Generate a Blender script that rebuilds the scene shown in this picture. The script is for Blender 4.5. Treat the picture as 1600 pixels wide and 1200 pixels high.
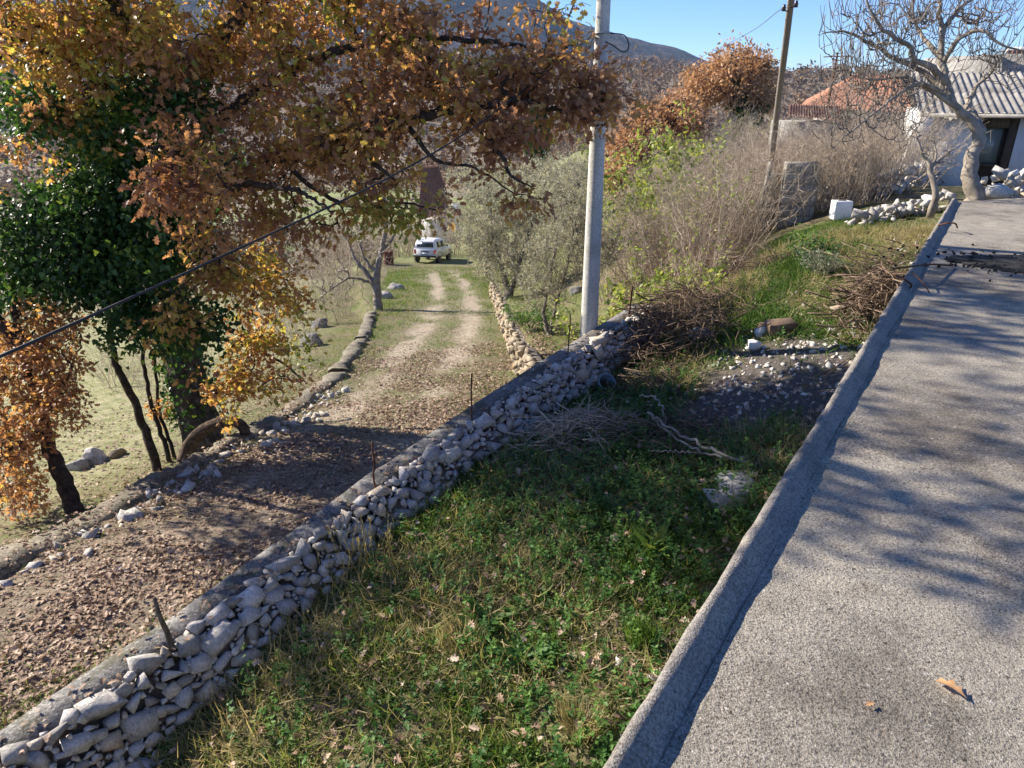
import bpy, bmesh, math, random
import numpy as np
from mathutils import Vector, Matrix

for o in list(bpy.data.objects):
    bpy.data.objects.remove(o)
scene = bpy.context.scene
COL = scene.collection
rng = np.random.default_rng(11)
random.seed(5)

# ------------------------------------------------------------------ camera
CAMZ = 1.6
FPX = 1110.0
PITCH = math.atan(470.0 / FPX)
CP, SP = math.cos(PITCH), math.sin(PITCH)
cam_d = bpy.data.cameras.new('camera')
cam_d.sensor_width = 36.0
cam_d.lens = 36.0 * FPX / 1600.0
cam_d.clip_start = 0.05
cam_d.clip_end = 12000.0
cam = bpy.data.objects.new('camera', cam_d)
cam.location = (0, 0, CAMZ)
cam.rotation_euler = (math.pi / 2 - PITCH, 0, 0)
COL.objects.link(cam)
scene.camera = cam

# ------------------------------------------------------------------ light
SUN_EL = 30.0
SUN_AZ = -65.0          # degrees clockwise from +Y (negative: to the left)
world = bpy.data.worlds.new('World')
scene.world = world
world.use_nodes = True
wn = world.node_tree.nodes
wl = world.node_tree.links
wn.clear()
sky = wn.new('ShaderNodeTexSky')
sky.sky_type = 'NISHITA'
sky.sun_disc = False
sky.sun_elevation = math.radians(SUN_EL)
sky.sun_rotation = math.radians(SUN_AZ)
sky.altitude = 2200
sky.air_density = 1.0
sky.dust_density = 0.0
sky.ozone_density = 4.0
bg = wn.new('ShaderNodeBackground')
bg.inputs['Strength'].default_value = 0.075
wo = wn.new('ShaderNodeOutputWorld')
tint = wn.new('ShaderNodeMix'); tint.data_type = 'RGBA'; tint.blend_type = 'MULTIPLY'
tint.inputs['Factor'].default_value = 1.0
tint.inputs['B'].default_value = (.72, .84, 1.10, 1)
wl.new(sky.outputs[0], tint.inputs['A'])
wl.new(tint.outputs['Result'], bg.inputs['Color'])
wl.new(bg.outputs[0], wo.inputs['Surface'])
sun_d = bpy.data.lights.new('sun', 'SUN')
sun_d.energy = 4.8
sun_d.angle = math.radians(0.55)
sun_d.color = (1.0, 0.90, 0.76)
sun = bpy.data.objects.new('sun', sun_d)
az, el = math.radians(SUN_AZ), math.radians(SUN_EL)
to_sun = Vector((math.sin(az) * math.cos(el), math.cos(az) * math.cos(el), math.sin(el)))
sun.rotation_euler = (-to_sun).to_track_quat('-Z', 'Y').to_euler()
sun.location = (-30, 20, 40)
COL.objects.link(sun)
vs = scene.view_settings
vs.view_transform = 'Standard'
vs.look = 'None'
vs.gamma = 1.0
vs.exposure = 1.35
vs.use_curve_mapping = False
scene.cycles.max_bounces = 6
scene.cycles.diffuse_bounces = 3
scene.cycles.glossy_bounces = 2
scene.cycles.transmission_bounces = 4
scene.cycles.volume_bounces = 0
scene.cycles.transparent_max_bounces = 8
scene.cycles.caustics_reflective = False
scene.cycles.caustics_refractive = False

# ------------------------------------------------------------------ helpers: measuring
def ray(u, v):
    yu = -(v - 600.0) / FPX
    return np.array([(u - 800.0) / FPX, CP + SP * yu, -SP + CP * yu])
def W(u, v, t):
    d = ray(u, v)
    return np.array([0, 0, CAMZ]) + d * t
def tdep(p):
    return float(p[1] * CP - (p[2] - CAMZ) * SP)
def smooth(a):
    a = np.clip(a, 0, 1)
    return a * a * (3 - 2 * a)

# wall coordinates: s = to the right of the dry stone wall, q = along it
WX, WY = -2.92, 2.97
DX, DY = 0.566, 0.8244
def sq(x, y):
    return (x - WX) * DY - (y - WY) * DX, (x - WX) * DX + (y - WY) * DY
def xy(s, q):
    return WX + s * DY + q * DX, WY - s * DX + q * DY
def road_c(y):
    return np.interp(y, [-8, -4, 2, 5.5, 8, 12, 16, 20, 28, 38, 46, 60, 90],
                     [-14, -10.4, -5.8, -3.2, -2.5, -2.05, -2.0, -2.0, -2.3, -3.4, -4.6, -7, -12])
def road_d(y):
    return np.interp(y, [-8, 2, 5, 8.8, 20, 32, 45, 60, 100, 200, 400, 900, 4000],
                     [3.7, 3.85, 4.15, 4.77, 6.8, 9.0, 11.3, 13.2, 17, 24, 30, 32, 32])
def lwall_x(y):
    return np.interp(y, [-8, -4, 2, 5.5, 8, 10.3, 13.7, 19, 24.3, 40],
                     [-14.5, -11.4, -6.9, -4.9, -4.35, -3.85, -3.7, -4.2, -5.0, -9.0])
def rwall_x(y):
    return np.interp(y, [-5, 6, 10, 14.3, 31, 50, 120], [1.0, 0.9, 0.6, 0.2, -0.86, -1.0, 2])
def walltop(q):
    return np.interp(q, [-8, 0, .5, 1, 1.9, 3.1, 4.4, 5.6, 7.1, 8.2, 10, 12], [3.58, 3.52, 3.5, 3.48, 3.39, 3.25, 3.16, 3.09, 3.05, 3.0, 2.75, 2.5])
_ng = np.random.default_rng(3)
_NV = _ng.random((64, 64))
def vnoise(x, y):
    x = np.asarray(x, float); y = np.asarray(y, float)
    xi = np.floor(x).astype(int); yi = np.floor(y).astype(int)
    fx = x - xi; fy = y - yi
    fx = fx * fx * (3 - 2 * fx); fy = fy * fy * (3 - 2 * fy)
    a = _NV[xi % 64, yi % 64]; b = _NV[(xi + 1) % 64, yi % 64]
    c = _NV[xi % 64, (yi + 1) % 64]; d = _NV[(xi + 1) % 64, (yi + 1) % 64]
    return (a * (1 - fx) + b * fx) * (1 - fy) + (c * (1 - fx) + d * fx) * fy
def fbm(x, y, o=4):
    r = 0; a = .5
    for i in range(o):
        r = r + a * (vnoise(x * 2 ** i + 17 * i, y * 2 ** i + 5 * i) - .5); a *= .5
    return r
def drop(x, y):
    """metres below the camera of the ground at x, y"""
    x = np.asarray(x, float); y = np.asarray(y, float)
    s, q = sq(x, y)
    R = road_d(y)
    lw = lwall_x(y); rw = rwall_x(y)
    left = np.clip(lw - x, 0, 400)
    L = R + 0.45 * smooth(left / .35) + 0.10 * np.minimum(left, 18) + 0.02 * np.clip(left - 18, 0, 300)
    L = L * 1.0
    # far valley floor
    L = np.minimum(L, 34 + 0 * x)
    right = np.interp(y, [-10, 12, 30, 52, 100, 200, 400, 900], [2.0, 2.05, 3.3, 4.4, 8.5, 19, 29, 32])
    tr = smooth((x - rw) / 9.0)
    step = 0.75 * smooth((x - rw + .05) / .25) * smooth((y - 11) / 4.0) * (1 - smooth((y - 36) / 8))
    T = (R - step) * (1 - tr) + right * tr
    base = np.where(x < rw - .2, L, T)
    base = np.where(x < lw + .4, L, base)
    # yard
    Dw = np.interp(q, [-8, .5, 1.5, 2.5, 4, 5.5, 7, 8.5, 10, 13, 17], [4.1, 4.0, 3.75, 3.6, 3.49, 3.52, 3.55, 3.3, 3.05, 2.5, 2.3])
    Dk = np.interp(q, [-8, 0, 3, 8, 11.5, 14], [3.7, 3.6, 3.4, 2.75, 2.2, 1.95])
    f = np.clip(s / 3.45, 0, 1)
    Y = Dw * (1 - f) + Dk * f
    g = np.clip((q - 8.5) * .55, 0.06, 4.0)
    b = smooth((s - .06) / (2 * g) + .5)
    fade = 1 - smooth((q - 15) / 8.0)
    b = b * fade
    d = base * (1 - b) + Y * b
    bump = 0.09 * fbm(x * 1.3, y * 1.3) + .02 * fbm(x * 7, y * 7, 2)
    far = smooth((np.hypot(x, y) - 40) / 100)
    d = d - bump - far * 6 * fbm(x * .02, y * .02)
    # the wooded ridge across the valley and the slope rising to the left
    ridge = smooth((y - 190) / 330) * 33
    d = d - ridge
    return d
def gz(x, y):
    return CAMZ - drop(x, y)
def WG(u, v, lift=0.0, tmin=1.5, tmax=400):
    d = ray(u, v)
    prev = tmin
    t = tmin
    while t < tmax:
        p = d * t
        if CAMZ + p[2] < gz(p[0], p[1]) + lift:
            lo, hi = prev, t
            for _ in range(30):
                m = (lo + hi) / 2
                pp = d * m
                if CAMZ + pp[2] < gz(pp[0], pp[1]) + lift: hi = m
                else: lo = m
            p = d * hi
            return np.array([p[0], p[1], CAMZ + p[2]])
        prev = t
        t *= 1.01
    return np.array([0, 0, CAMZ]) + d * tmax
def on_ground(x, y, up=0.0):
    return np.array([x, y, float(gz(x, y)) + up])

# ------------------------------------------------------------------ helpers: meshes and objects
ORG = {}
def mk_mesh(name, V, Fs, attrs=None, smooth_=False, mat=None, mat_idx=None):
    V = np.ascontiguousarray(V, dtype=np.float32)
    if not isinstance(Fs, (list, tuple)): Fs = [Fs]
    Fs = [np.asarray(F, dtype=np.int32) for F in Fs if len(F)]
    me = bpy.data.meshes.new(name)
    me.vertices.add(len(V))
    me.vertices.foreach_set('co', V.ravel())
    nl = sum(F.size for F in Fs); npoly = sum(len(F) for F in Fs)
    me.loops.add(nl); me.polygons.add(npoly)
    me.loops.foreach_set('vertex_index', np.concatenate([F.ravel() for F in Fs]))
    st = []; o = 0
    for F in Fs:
        st.append(o + np.arange(len(F)) * F.shape[1]); o += F.size
    me.polygons.foreach_set('loop_start', np.concatenate(st).astype(np.int32))
    if smooth_:
        me.polygons.foreach_set('use_smooth', np.ones(npoly, bool))
    if attrs:
        for k, a in attrs.items():
            at = me.attributes.new(k, 'FLOAT', 'POINT')
            at.data.foreach_set('value', np.asarray(a, dtype=np.float32))
    me.update(calc_edges=True)
    if mat is not None: me.materials.append(mat)
    return me
def link(name, me, parent=None):
    o = bpy.data.objects.new(name, me)
    COL.objects.link(o)
    if parent is not None: o.parent = parent
    return o
def org(o):
    while o.parent is not None: o = o.parent
    return np.array(ORG.get(o, (0, 0, 0)), float)
def obj(name, geo, mat, parent=None, smooth_=False, attrs=None, kind=None):
    """geo = (V, F) in world coordinates"""
    V, F = geo
    V = np.asarray(V, float)
    if parent is not None: V = V - org(parent)
    me = mk_mesh(name, V, F, attrs, smooth_, mat)
    o = link(name, me, parent)
    if kind: o['kind'] = kind
    return o
def thing(name, label, cat, loc=(0, 0, 0), group=None):
    o = bpy.data.objects.new(name, None)
    o.empty_display_size = .2
    COL.objects.link(o)
    o.location = tuple(float(c) for c in loc)
    ORG[o] = tuple(float(c) for c in loc)
    o['label'] = label; o['category'] = cat
    if group: o['group'] = group
    if 'wall' in name: o['kind'] = 'thing'
    return o
def single(name, geo, mat, label, cat, loc=None, smooth_=False, attrs=None, group=None):
    V, F = geo
    V = np.asarray(V, float)
    if loc is None:
        loc = np.array([V[:, 0].mean(), V[:, 1].mean(), V[:, 2].min()])
    o = link(name, mk_mesh(name, V - np.asarray(loc), F, attrs, smooth_, mat))
    o.location = tuple(float(c) for c in loc)
    o['label'] = label; o['category'] = cat
    if group: o['group'] = group
    return o
def join(*gs):
    """join several (V, F) with F list of arrays or a single array"""
    Vs = []; Fd = {}
    o = 0
    for V, F in gs:
        if not isinstance(F, (list, tuple)): F = [F]
        for f in F:
            f = np.asarray(f)
            if len(f): Fd.setdefault(f.shape[1], []).append(f + o)
        Vs.append(np.asarray(V, float)); o += len(V)
    return np.concatenate(Vs), [np.concatenate(v) for v in Fd.values()]
def box(c, size, rz=0.0, rx=0.0, ry=0.0):
    h = np.array(size) / 2
    V = np.array([[x, y, z] for x in (-1, 1) for y in (-1, 1) for z in (-1, 1)], float) * h
    M = np.array(Matrix.Rotation(rz, 3, 'Z') @ Matrix.Rotation(ry, 3, 'Y') @ Matrix.Rotation(rx, 3, 'X'))
    V = V @ M.T + np.array(c)
    F = np.array([[0, 1, 3, 2], [4, 6, 7, 5], [0, 4, 5, 1], [2, 3, 7, 6], [0, 2, 6, 4], [1, 5, 7, 3]])
    return V, F
def bevel_geo(geo, w=0.01, seg=1):
    V, F = geo
    if not isinstance(F, (list, tuple)): F = [F]
    bm = bmesh.new()
    vs_ = [bm.verts.new(tuple(v)) for v in V]
    for f in F:
        for a in f: bm.faces.new([vs_[i] for i in a])
    bmesh.ops.bevel(bm, geom=list(bm.edges), offset=w, segments=seg, affect='EDGES', profile=.6)
    return bm_geo(bm)
def bm_geo(bm):
    bm.verts.ensure_lookup_table()
    bm.verts.index_update()
    V = np.array([v.co[:] for v in bm.verts])
    Fd = {}
    for f in bm.faces:
        Fd.setdefault(len(f.verts), []).append([v.index for v in f.verts])
    bm.free()
    return V, [np.array(v) for v in Fd.values()]
def tubes(P, R, S=5, cap=True):
    """P (N,K,3) polylines, R (N,K) radii -> one mesh"""
    P = np.asarray(P, float); R = np.asarray(R, float)
    N, K, _ = P.shape
    T = np.empty_like(P)
    T[:, 1:-1] = P[:, 2:] - P[:, :-2]
    T[:, 0] = P[:, 1] - P[:, 0]; T[:, -1] = P[:, -1] - P[:, -2]
    T /= np.linalg.norm(T, axis=2, keepdims=True) + 1e-9
    m = P[:, -1] - P[:, 0]
    m /= np.linalg.norm(m, axis=1, keepdims=True) + 1e-9
    ref = np.where(np.abs(m[:, 2:3]) > .8, np.array([[1., .13, 0]]), np.array([[0., .1, 1.]]))
    A = np.cross(T, ref[:, None, :]); A /= np.linalg.norm(A, axis=2, keepdims=True) + 1e-9
    B = np.cross(T, A)
    th = np.arange(S) * 2 * np.pi / S
    V = P[:, :, None, :] + R[:, :, None, None] * (A[:, :, None, :] * np.cos(th)[None, None, :, None] + B[:, :, None, :] * np.sin(th)[None, None, :, None])
    V = V.reshape(-1, 3)
    n = np.arange(N)[:, None, None] * K * S
    k = np.arange(K - 1)[None, :, None] * S
    j = np.arange(S)[None, None, :]; j2 = (j + 1) % S
    F = np.stack([n + k + j, n + k + S + j, n + k + S + j2, n + k + j2], -1).reshape(-1, 4)
    Fs = [F]
    if cap:
        e = np.arange(N)[:, None] * K * S
        Fs.append((e + np.arange(S)[None, :]))
        Fs.append((e + (K - 1) * S + np.arange(S)[None, ::-1]))
    if S == 4 and cap: Fs = [np.concatenate(Fs)]
    return V, Fs
def lathe(profile, seg=20, c=(0, 0, 0), axis=None):
    pr = np.array(profile, float)
    th = np.arange(seg) * 2 * np.pi / seg
    V = np.stack([pr[:, 0:1] * np.cos(th), pr[:, 0:1] * np.sin(th), np.repeat(pr[:, 1:2], seg, 1)], -1).reshape(-1, 3)
    K = len(pr)
    k = np.arange(K - 1)[:, None] * seg; j = np.arange(seg)[None]; j2 = (j + 1) % seg
    F = np.stack([k + j, k + j2, k + seg + j2, k + seg + j], -1).reshape(-1, 4)
    if axis is not None:
        M = np.array(Vector(axis).to_track_quat('Z', 'Y').to_matrix())
        V = V @ M.T
    return V + np.array(c), [F]
def catmull(P, n):
    P = np.asarray(P, float)
    Q = np.vstack([2 * P[0] - P[1], P, 2 * P[-1] - P[-2]])
    t = np.linspace(0, len(P) - 1 - 1e-6, n)
    i = t.astype(int); f = (t - i)[:, None]
    p0, p1, p2, p3 = Q[i], Q[i + 1], Q[i + 2], Q[i + 3]
    return .5 * (2 * p1 + (p2 - p0) * f + (2 * p0 - 5 * p1 + 4 * p2 - p3) * f ** 2 + (3 * p1 - p0 - 3 * p2 + p3) * f ** 3)
def unit(v):
    return v / (np.linalg.norm(v, axis=-1, keepdims=True) + 1e-9)
def rdir(n):
    return unit(rng.normal(size=(n, 3)))
def frames(a, nrm):
    a = unit(a)
    s = unit(np.cross(nrm, a))
    n = np.cross(a, s)
    return s, a, n
def scatter(T, P, a, nrm, size, rnd=None):
    """copy leaf template(s) T = (V0, [F..]) to every P, length along a, normal nrm"""
    V0, Fs0 = T
    if not isinstance(Fs0, (list, tuple)): Fs0 = [Fs0]
    V0 = np.asarray(V0, float)
    N = len(P); k = len(V0)
    s, a, n = frames(a, nrm)
    size = np.broadcast_to(np.asarray(size, float), (N,))
    V = P[:, None, :] + size[:, None, None] * (V0[None, :, 0:1] * s[:, None, :] + V0[None, :, 1:2] * a[:, None, :] + V0[None, :, 2:3] * n[:, None, :])
    Fs = [(np.asarray(F)[None] + (np.arange(N) * k)[:, None, None]).reshape(-1, np.asarray(F).shape[1]) for F in Fs0]
    at = None if rnd is None else np.repeat(rnd, k)
    return V.reshape(-1, 3), Fs, at
# leaf templates (x = side, y = along, z = normal), unit length
OAK = (np.array([[0, 0, 0], [0, .5, .05], [.03, 1, -.14],
                 [.09, .2, .05], [.29, .30, .13], [.13, .44, .06], [.38, .60, .15], [.15, .72, .03], [.25, .90, .0],
                 [-.09, .22, .05], [-.28, .36, .10], [-.13, .46, .06], [-.36, .64, .12], [-.15, .75, .02], [-.22, .93, -.02]]),
       [np.array([[0, 3, 5, 1], [3, 4, 5, 5], [1, 5, 7, 2], [5, 6, 7, 7], [7, 8, 2, 2],
                  [0, 1, 11, 9], [9, 11, 10, 10], [1, 2, 13, 11], [11, 13, 12, 12], [13, 2, 14, 14]])])
def _fix(T):
    V, Fs = T
    tri = []; quad = []
    for f in Fs[0]:
        l = []
        for i in f:
            if i not in l: l.append(int(i))
        (tri if len(l) == 3 else quad).append(l)
    return V, [np.array(x) for x in (tri, quad) if x]
OAK = _fix(OAK)
LEAF = (np.array([[0, 0, 0], [.26, .42, .06], [.02, 1, -.05], [-.26, .42, .06], [0, .45, 0]]), [np.array([[0, 1, 4], [1, 2, 4], [0, 4, 3], [4, 2, 3]])])
SLIM = (np.array([[0, 0, 0], [.11, .45, .03], [0, 1, 0], [-.11, .45, .03]]), [np.array([[0, 1, 2, 3]])])
IVY = (np.array([[0, 0, 0], [.42, .1, .06], [.3, .5, .04], [0, 1, -.04], [-.3, .5, .04], [-.42, .1, .06]]), [np.array([[0, 1, 2, 3], [0, 3, 4, 5]])])
BLADE = (np.array([[-.035, 0, 0], [.035, 0, 0], [.028, .45, .05], [-.028, .45, .05], [0, 1, .32]]), [np.array([[0, 1, 2], [0, 2, 3], [3, 2, 4]])])
BLADE2 = (np.array([[-.03, 0, 0], [.03, 0, 0], [.022, .5, .14], [-.022, .5, .14], [0, .8, .6]]), [np.array([[0, 1, 2], [0, 2, 3], [3, 2, 4]])])

# ------------------------------------------------------------------ helpers: materials
def ramp_set(cr, cols):
    e = cr.color_ramp.elements
    while len(e) > 1: e.remove(e[-1])
    e[0].position = cols[0][0]; e[0].color = (*cols[0][1], 1)
    for p, c in cols[1:]:
        k = e.new(p); k.color = (*c, 1)
class NB:
    def __init__(self, name):
        self.m = bpy.data.materials.new(name); self.m.use_nodes = True
        self.t = self.m.node_tree; self.t.nodes.clear()
        self.out = self.n('ShaderNodeOutputMaterial')
        self.co = self.n('ShaderNodeTexCoord').outputs['Object']
    def n(self, ty, **kw):
        nd = self.t.nodes.new(ty)
        for k, v in kw.items(): setattr(nd, k, v)
        return nd
    def l(self, a, b): self.t.links.new(a, b)
    def noise(self, scale, detail=5, rough=.6, vec=None, stretch=None):
        nd = self.n('ShaderNodeTexNoise')
        nd.inputs['Scale'].default_value = scale; nd.inputs['Detail'].default_value = detail; nd.inputs['Roughness'].default_value = rough
        v = vec or self.co
        if stretch:
            mp = self.n('ShaderNodeMapping'); mp.inputs['Scale'].default_value = stretch
            self.l(v, mp.inputs[0]); v = mp.outputs[0]
        self.l(v, nd.inputs['Vector'])
        return nd.outputs['Fac']
    def voro(self, scale, feature='F1', out='Distance'):
        nd = self.n('ShaderNodeTexVoronoi', feature=feature); nd.inputs['Scale'].default_value = scale
        self.l(self.co, nd.inputs['Vector']); return nd.outputs[out]
    def ramp(self, fac, cols):
        cr = self.n('ShaderNodeValToRGB'); ramp_set(cr, cols); self.l(fac, cr.inputs[0]); return cr.outputs[0]
    def attr(self, name):
        return self.n('ShaderNodeAttribute', attribute_name=name).outputs['Fac']
    def mix(self, fac, a, b, blend='MIX'):
        m = self.n('ShaderNodeMix', data_type='RGBA', blend_type=blend)
        for s, v in ((m.inputs['Factor'], fac), (m.inputs['A'], a), (m.inputs['B'], b)):
            if isinstance(v, (int, float)): s.default_value = v
            elif isinstance(v, tuple): s.default_value = (*v, 1)
            else: self.l(v, s)
        return m.outputs['Result']
    def math(self, op, a, b=None, c=None):
        m = self.n('ShaderNodeMath', operation=op)
        for s, v in zip(m.inputs, (a, b, c)):
            if v is None: continue
            if isinstance(v, (int, float)): s.default_value = v
            else: self.l(v, s)
        return m.outputs[0]
    def bump(self, h, strength=.5, dist=.01, prev=None):
        b = self.n('ShaderNodeBump'); b.inputs['Strength'].default_value = strength; b.inputs['Distance'].default_value = dist
        self.l(h, b.inputs['Height'])
        if prev is not None: self.l(prev, b.inputs['Normal'])
        return b.outputs[0]
    def pbsdf(self, color, rough=.8, normal=None, spec=.3, metal=0.0):
        p = self.n('ShaderNodeBsdfPrincipled')
        p.inputs['Roughness'].default_value = rough; p.inputs['Specular IOR Level'].default_value = spec; p.inputs['Metallic'].default_value = metal
        if isinstance(color, tuple): p.inputs['Base Color'].default_value = (*color, 1)
        else: self.l(color, p.inputs['Base Color'])
        if normal is not None: self.l(normal, p.inputs['Normal'])
        return p.outputs[0]
    def done(self, sh):
        self.l(sh, self.out.inputs['Surface']); return self.m
def noisy(name, cols, scale=4, rough=.85, bump=.4, bscale=None, bdist=.01, spec=.3, stretch=None, metal=0.0, detail=6):
    b = NB(name)
    c = b.ramp(b.noise(scale, detail, .65, stretch=stretch), cols)
    nrm = b.bump(b.noise(bscale or scale * 6, 6, .7, stretch=stretch), bump, bdist)
    return b.done(b.pbsdf(c, rough, nrm, spec, metal))
def leafmat(name, cols, trans=.35, rough=.5, spec=.35, tint=(1, 1, 1), var=.35):
    b = NB(name)
    c = b.ramp(b.attr('rnd'), cols)
    nz = b.ramp(b.noise(40, 2), [(.3, (1 - var,) * 3), (.7, (1 + var * .3,) * 3)])
    c = b.mix(1.0, c, nz, 'MULTIPLY')
    p = b.pbsdf(c, rough, None, spec)
    tr = b.n('ShaderNodeBsdfTranslucent')
    b.l(b.mix(1.0, c, (1.6, 1.45, 1.1), 'MULTIPLY'), tr.inputs['Color'])
    mx = b.n('ShaderNodeMixShader'); mx.inputs[0].default_value = trans
    b.l(p, mx.inputs[1]); b.l(tr.outputs[0], mx.inputs[2])
    return b.done(mx.outputs[0])
def plain(name, col, rough=.6, spec=.4, metal=0.0, var=.12, scale=20):
    return noisy(name, [(.3, tuple(c * (1 - var) for c in col)), (.7, tuple(min(1, c * (1 + var)) for c in col))], scale, rough, .1, scale * 4, .003, spec, None, metal)
# ------------------------------------------------------------------ materials of the setting
def ground_material():
    b = NB('earth_and_grass')
    n1 = b.noise(.9, 5); n2 = b.noise(9, 6, .7); n3 = b.noise(55, 5, .75)
    soil = b.ramp(n2, [(.25, (.075, .056, .038)), (.5, (.16, .122, .085)), (.75, (.28, .225, .165))])
    grass = b.ramp(n2, [(.25, (.045, .06, .018)), (.5, (.10, .13, .035)), (.78, (.21, .20, .085))])
    gcol = b.mix(b.math('MULTIPLY', b.ramp(n1, [(.32, (0, 0, 0)), (.62, (1, 1, 1))]), b.attr('grass')), soil, grass)
    field = b.ramp(b.noise(3.5, 5), [(.3, (.15, .16, .07)), (.5, (.26, .255, .135)), (.7, (.36, .325, .21))])
    gcol = b.mix(b.attr('field'), gcol, field)
    grav = b.ramp(n3, [(.25, (.24, .19, .145)), (.5, (.44, .37, .295)), (.72, (.62, .55, .47))])
    gcol = b.mix(b.math('MULTIPLY', b.attr('track'), b.ramp(n2, [(.3, (.12,) * 3), (.62, (.92,) * 3)])), gcol, grav)
    ash = b.ramp(n3, [(.3, (.025, .021, .019)), (.5, (.085, .072, .064)), (.68, (.27, .245, .225))])
    bm_ = b.math('MULTIPLY', b.attr('burn'), b.ramp(n2, [(.25, (.3,) * 3), (.5, (1,) * 3)]))
    gcol = b.mix(bm_, gcol, ash)
    # far valley: scrub, pasture and woods
    f1 = b.noise(.03, 5, .6); f2 = b.noise(.22, 6, .7)
    scrub = b.ramp(f2, [(.3, (.10, .085, .06)), (.5, (.19, .155, .115)), (.7, (.27, .225, .17))])
    past = b.ramp(f2, [(.3, (.15, .19, .07)), (.7, (.27, .29, .13))])
    far = b.mix(b.ramp(f1, [(.44, (0, 0, 0)), (.5, (1, 1, 1))]), scrub, past)
    far = b.mix(b.attr('wood'), far, scrub)
    gcol = b.mix(b.attr('far'), gcol, far)
    nr = b.bump(n3, .6, .012); nr = b.bump(n2, .5, .05, nr)
    return b.done(b.pbsdf(gcol, .95, nr, .15))
M_GROUND = ground_material()

def concrete_material(name, c0, c1, c2, moss=0.0, grain=70, bump=.6, patch=1.6):
    b = NB(name)
    g = b.voro(grain, 'F1', 'Color'); gd = b.voro(grain, 'F1', 'Distance')
    n = b.noise(patch, 6, .65); nf = b.noise(grain * 2.2, 5, .8)
    sep = b.n('ShaderNodeSeparateColor'); b.l(g, sep.inputs[0])
    col = b.ramp(b.math('MULTIPLY_ADD', sep.outputs[0], .5, b.math('MULTIPLY', nf, .5)), [(.2, c0), (.5, c1), (.8, c2)])
    col = b.mix(1.0, col, b.ramp(n, [(.3, (.62, .61, .60)), (.5, (.9, .9, .9)), (.7, (1.08, 1.06, 1.02))]), 'MULTIPLY')
    pit = b.ramp(b.noise(grain * .55, 3, .6), [(.30, (.30, .30, .30)), (.40, (1, 1, 1))])
    col = b.mix(.8, col, pit, 'MULTIPLY')
    if moss:
        mm = b.ramp(b.noise(3.2, 6, .75), [(.5, (0, 0, 0)), (.62, (moss,) * 3)])
        col = b.mix(mm, col, b.ramp(nf, [(.3, (.03, .035, .018)), (.7, (.10, .09, .05))]))
    nr = b.bump(b.math('ADD', gd, b.math('MULTIPLY', nf, .8)), bump, .006)
    nr = b.bump(b.noise(grain * .25, 4), .35, .01, nr)
    return b.done(b.pbsdf(col, .9, nr, .25))
def slab_material():
    b = NB('rough_slab_concrete')
    n1 = b.noise(75, 4, .75); n2 = b.noise(150, 3, .7); n3 = b.noise(1.1, 6, .65); n4 = b.noise(6, 5, .7)
    g = b.math('ADD', b.math('MULTIPLY', n1, .6), b.math('MULTIPLY', n2, .4))
    col = b.ramp(g, [(.34, (.07, .064, .055)), (.41, (.215, .198, .17)), (.49, (.355, .332, .288)), (.57, (.455, .427, .375)), (.68, (.58, .55, .50))])
    col = b.mix(1.0, col, b.ramp(n3, [(.36, (.55, .53, .515)), (.48, (.90, .885, .865)), (.6, (1.05, 1.03, .99)), (.7, (1.16, 1.12, 1.05))]), 'MULTIPLY')
    col = b.mix(1.0, col, b.ramp(n4, [(.34, (.72, .70, .685)), (.5, (.98, .97, .95)), (.68, (1.1, 1.08, 1.05))]), 'MULTIPLY')
    br = b.math('MULTIPLY', b.ramp(b.noise(.75, 4, .6), [(.53, (0, 0, 0)), (.66, (1, 1, 1))]), b.ramp(n1, [(.42, (1, 1, 1)), (.56, (.15,) * 3)]))
    col = b.mix(b.math('MULTIPLY', br, .75), col, (.125, .10, .07))
    chip = b.ramp(b.noise(48, 2, .5), [(.68, (0, 0, 0)), (.72, (1, 1, 1))])
    col = b.mix(b.math('MULTIPLY', chip, .6), col, (.62, .60, .56))
    pit = b.ramp(b.noise(34, 3, .7), [(.30, (.12, .11, .11)), (.37, (1, 1, 1))])
    col = b.mix(.85, col, pit, 'MULTIPLY')
    nr = b.bump(g, 1.0, .012); nr = b.bump(b.noise(28, 4, .7), .5, .015, nr)
    return b.done(b.pbsdf(col, .92, nr, .2))
M_SLAB = slab_material()
M_KERB = concrete_material('kerb_concrete', (.15, .137, .122), (.27, .25, .225), (.38, .355, .32), 0, 150, .6, 3)
M_COPING = concrete_material('old_coping_concrete', (.10, .098, .095), (.20, .195, .19), (.34, .33, .31), .8, 60, .8, 2.5)
M_OLDWALL = concrete_material('weathered_wall_concrete', (.12, .105, .08), (.22, .195, .15), (.34, .31, .24), .6, 50, .8, 2.0)
M_POLE = concrete_material('pole_concrete', (.40, .39, .37), (.54, .53, .50), (.66, .65, .62), 0, 90, .25, 2.0)
M_BLOCK = concrete_material('block_concrete', (.20, .185, .16), (.33, .31, .27), (.46, .44, .39), 0, 45, .9)

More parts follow.
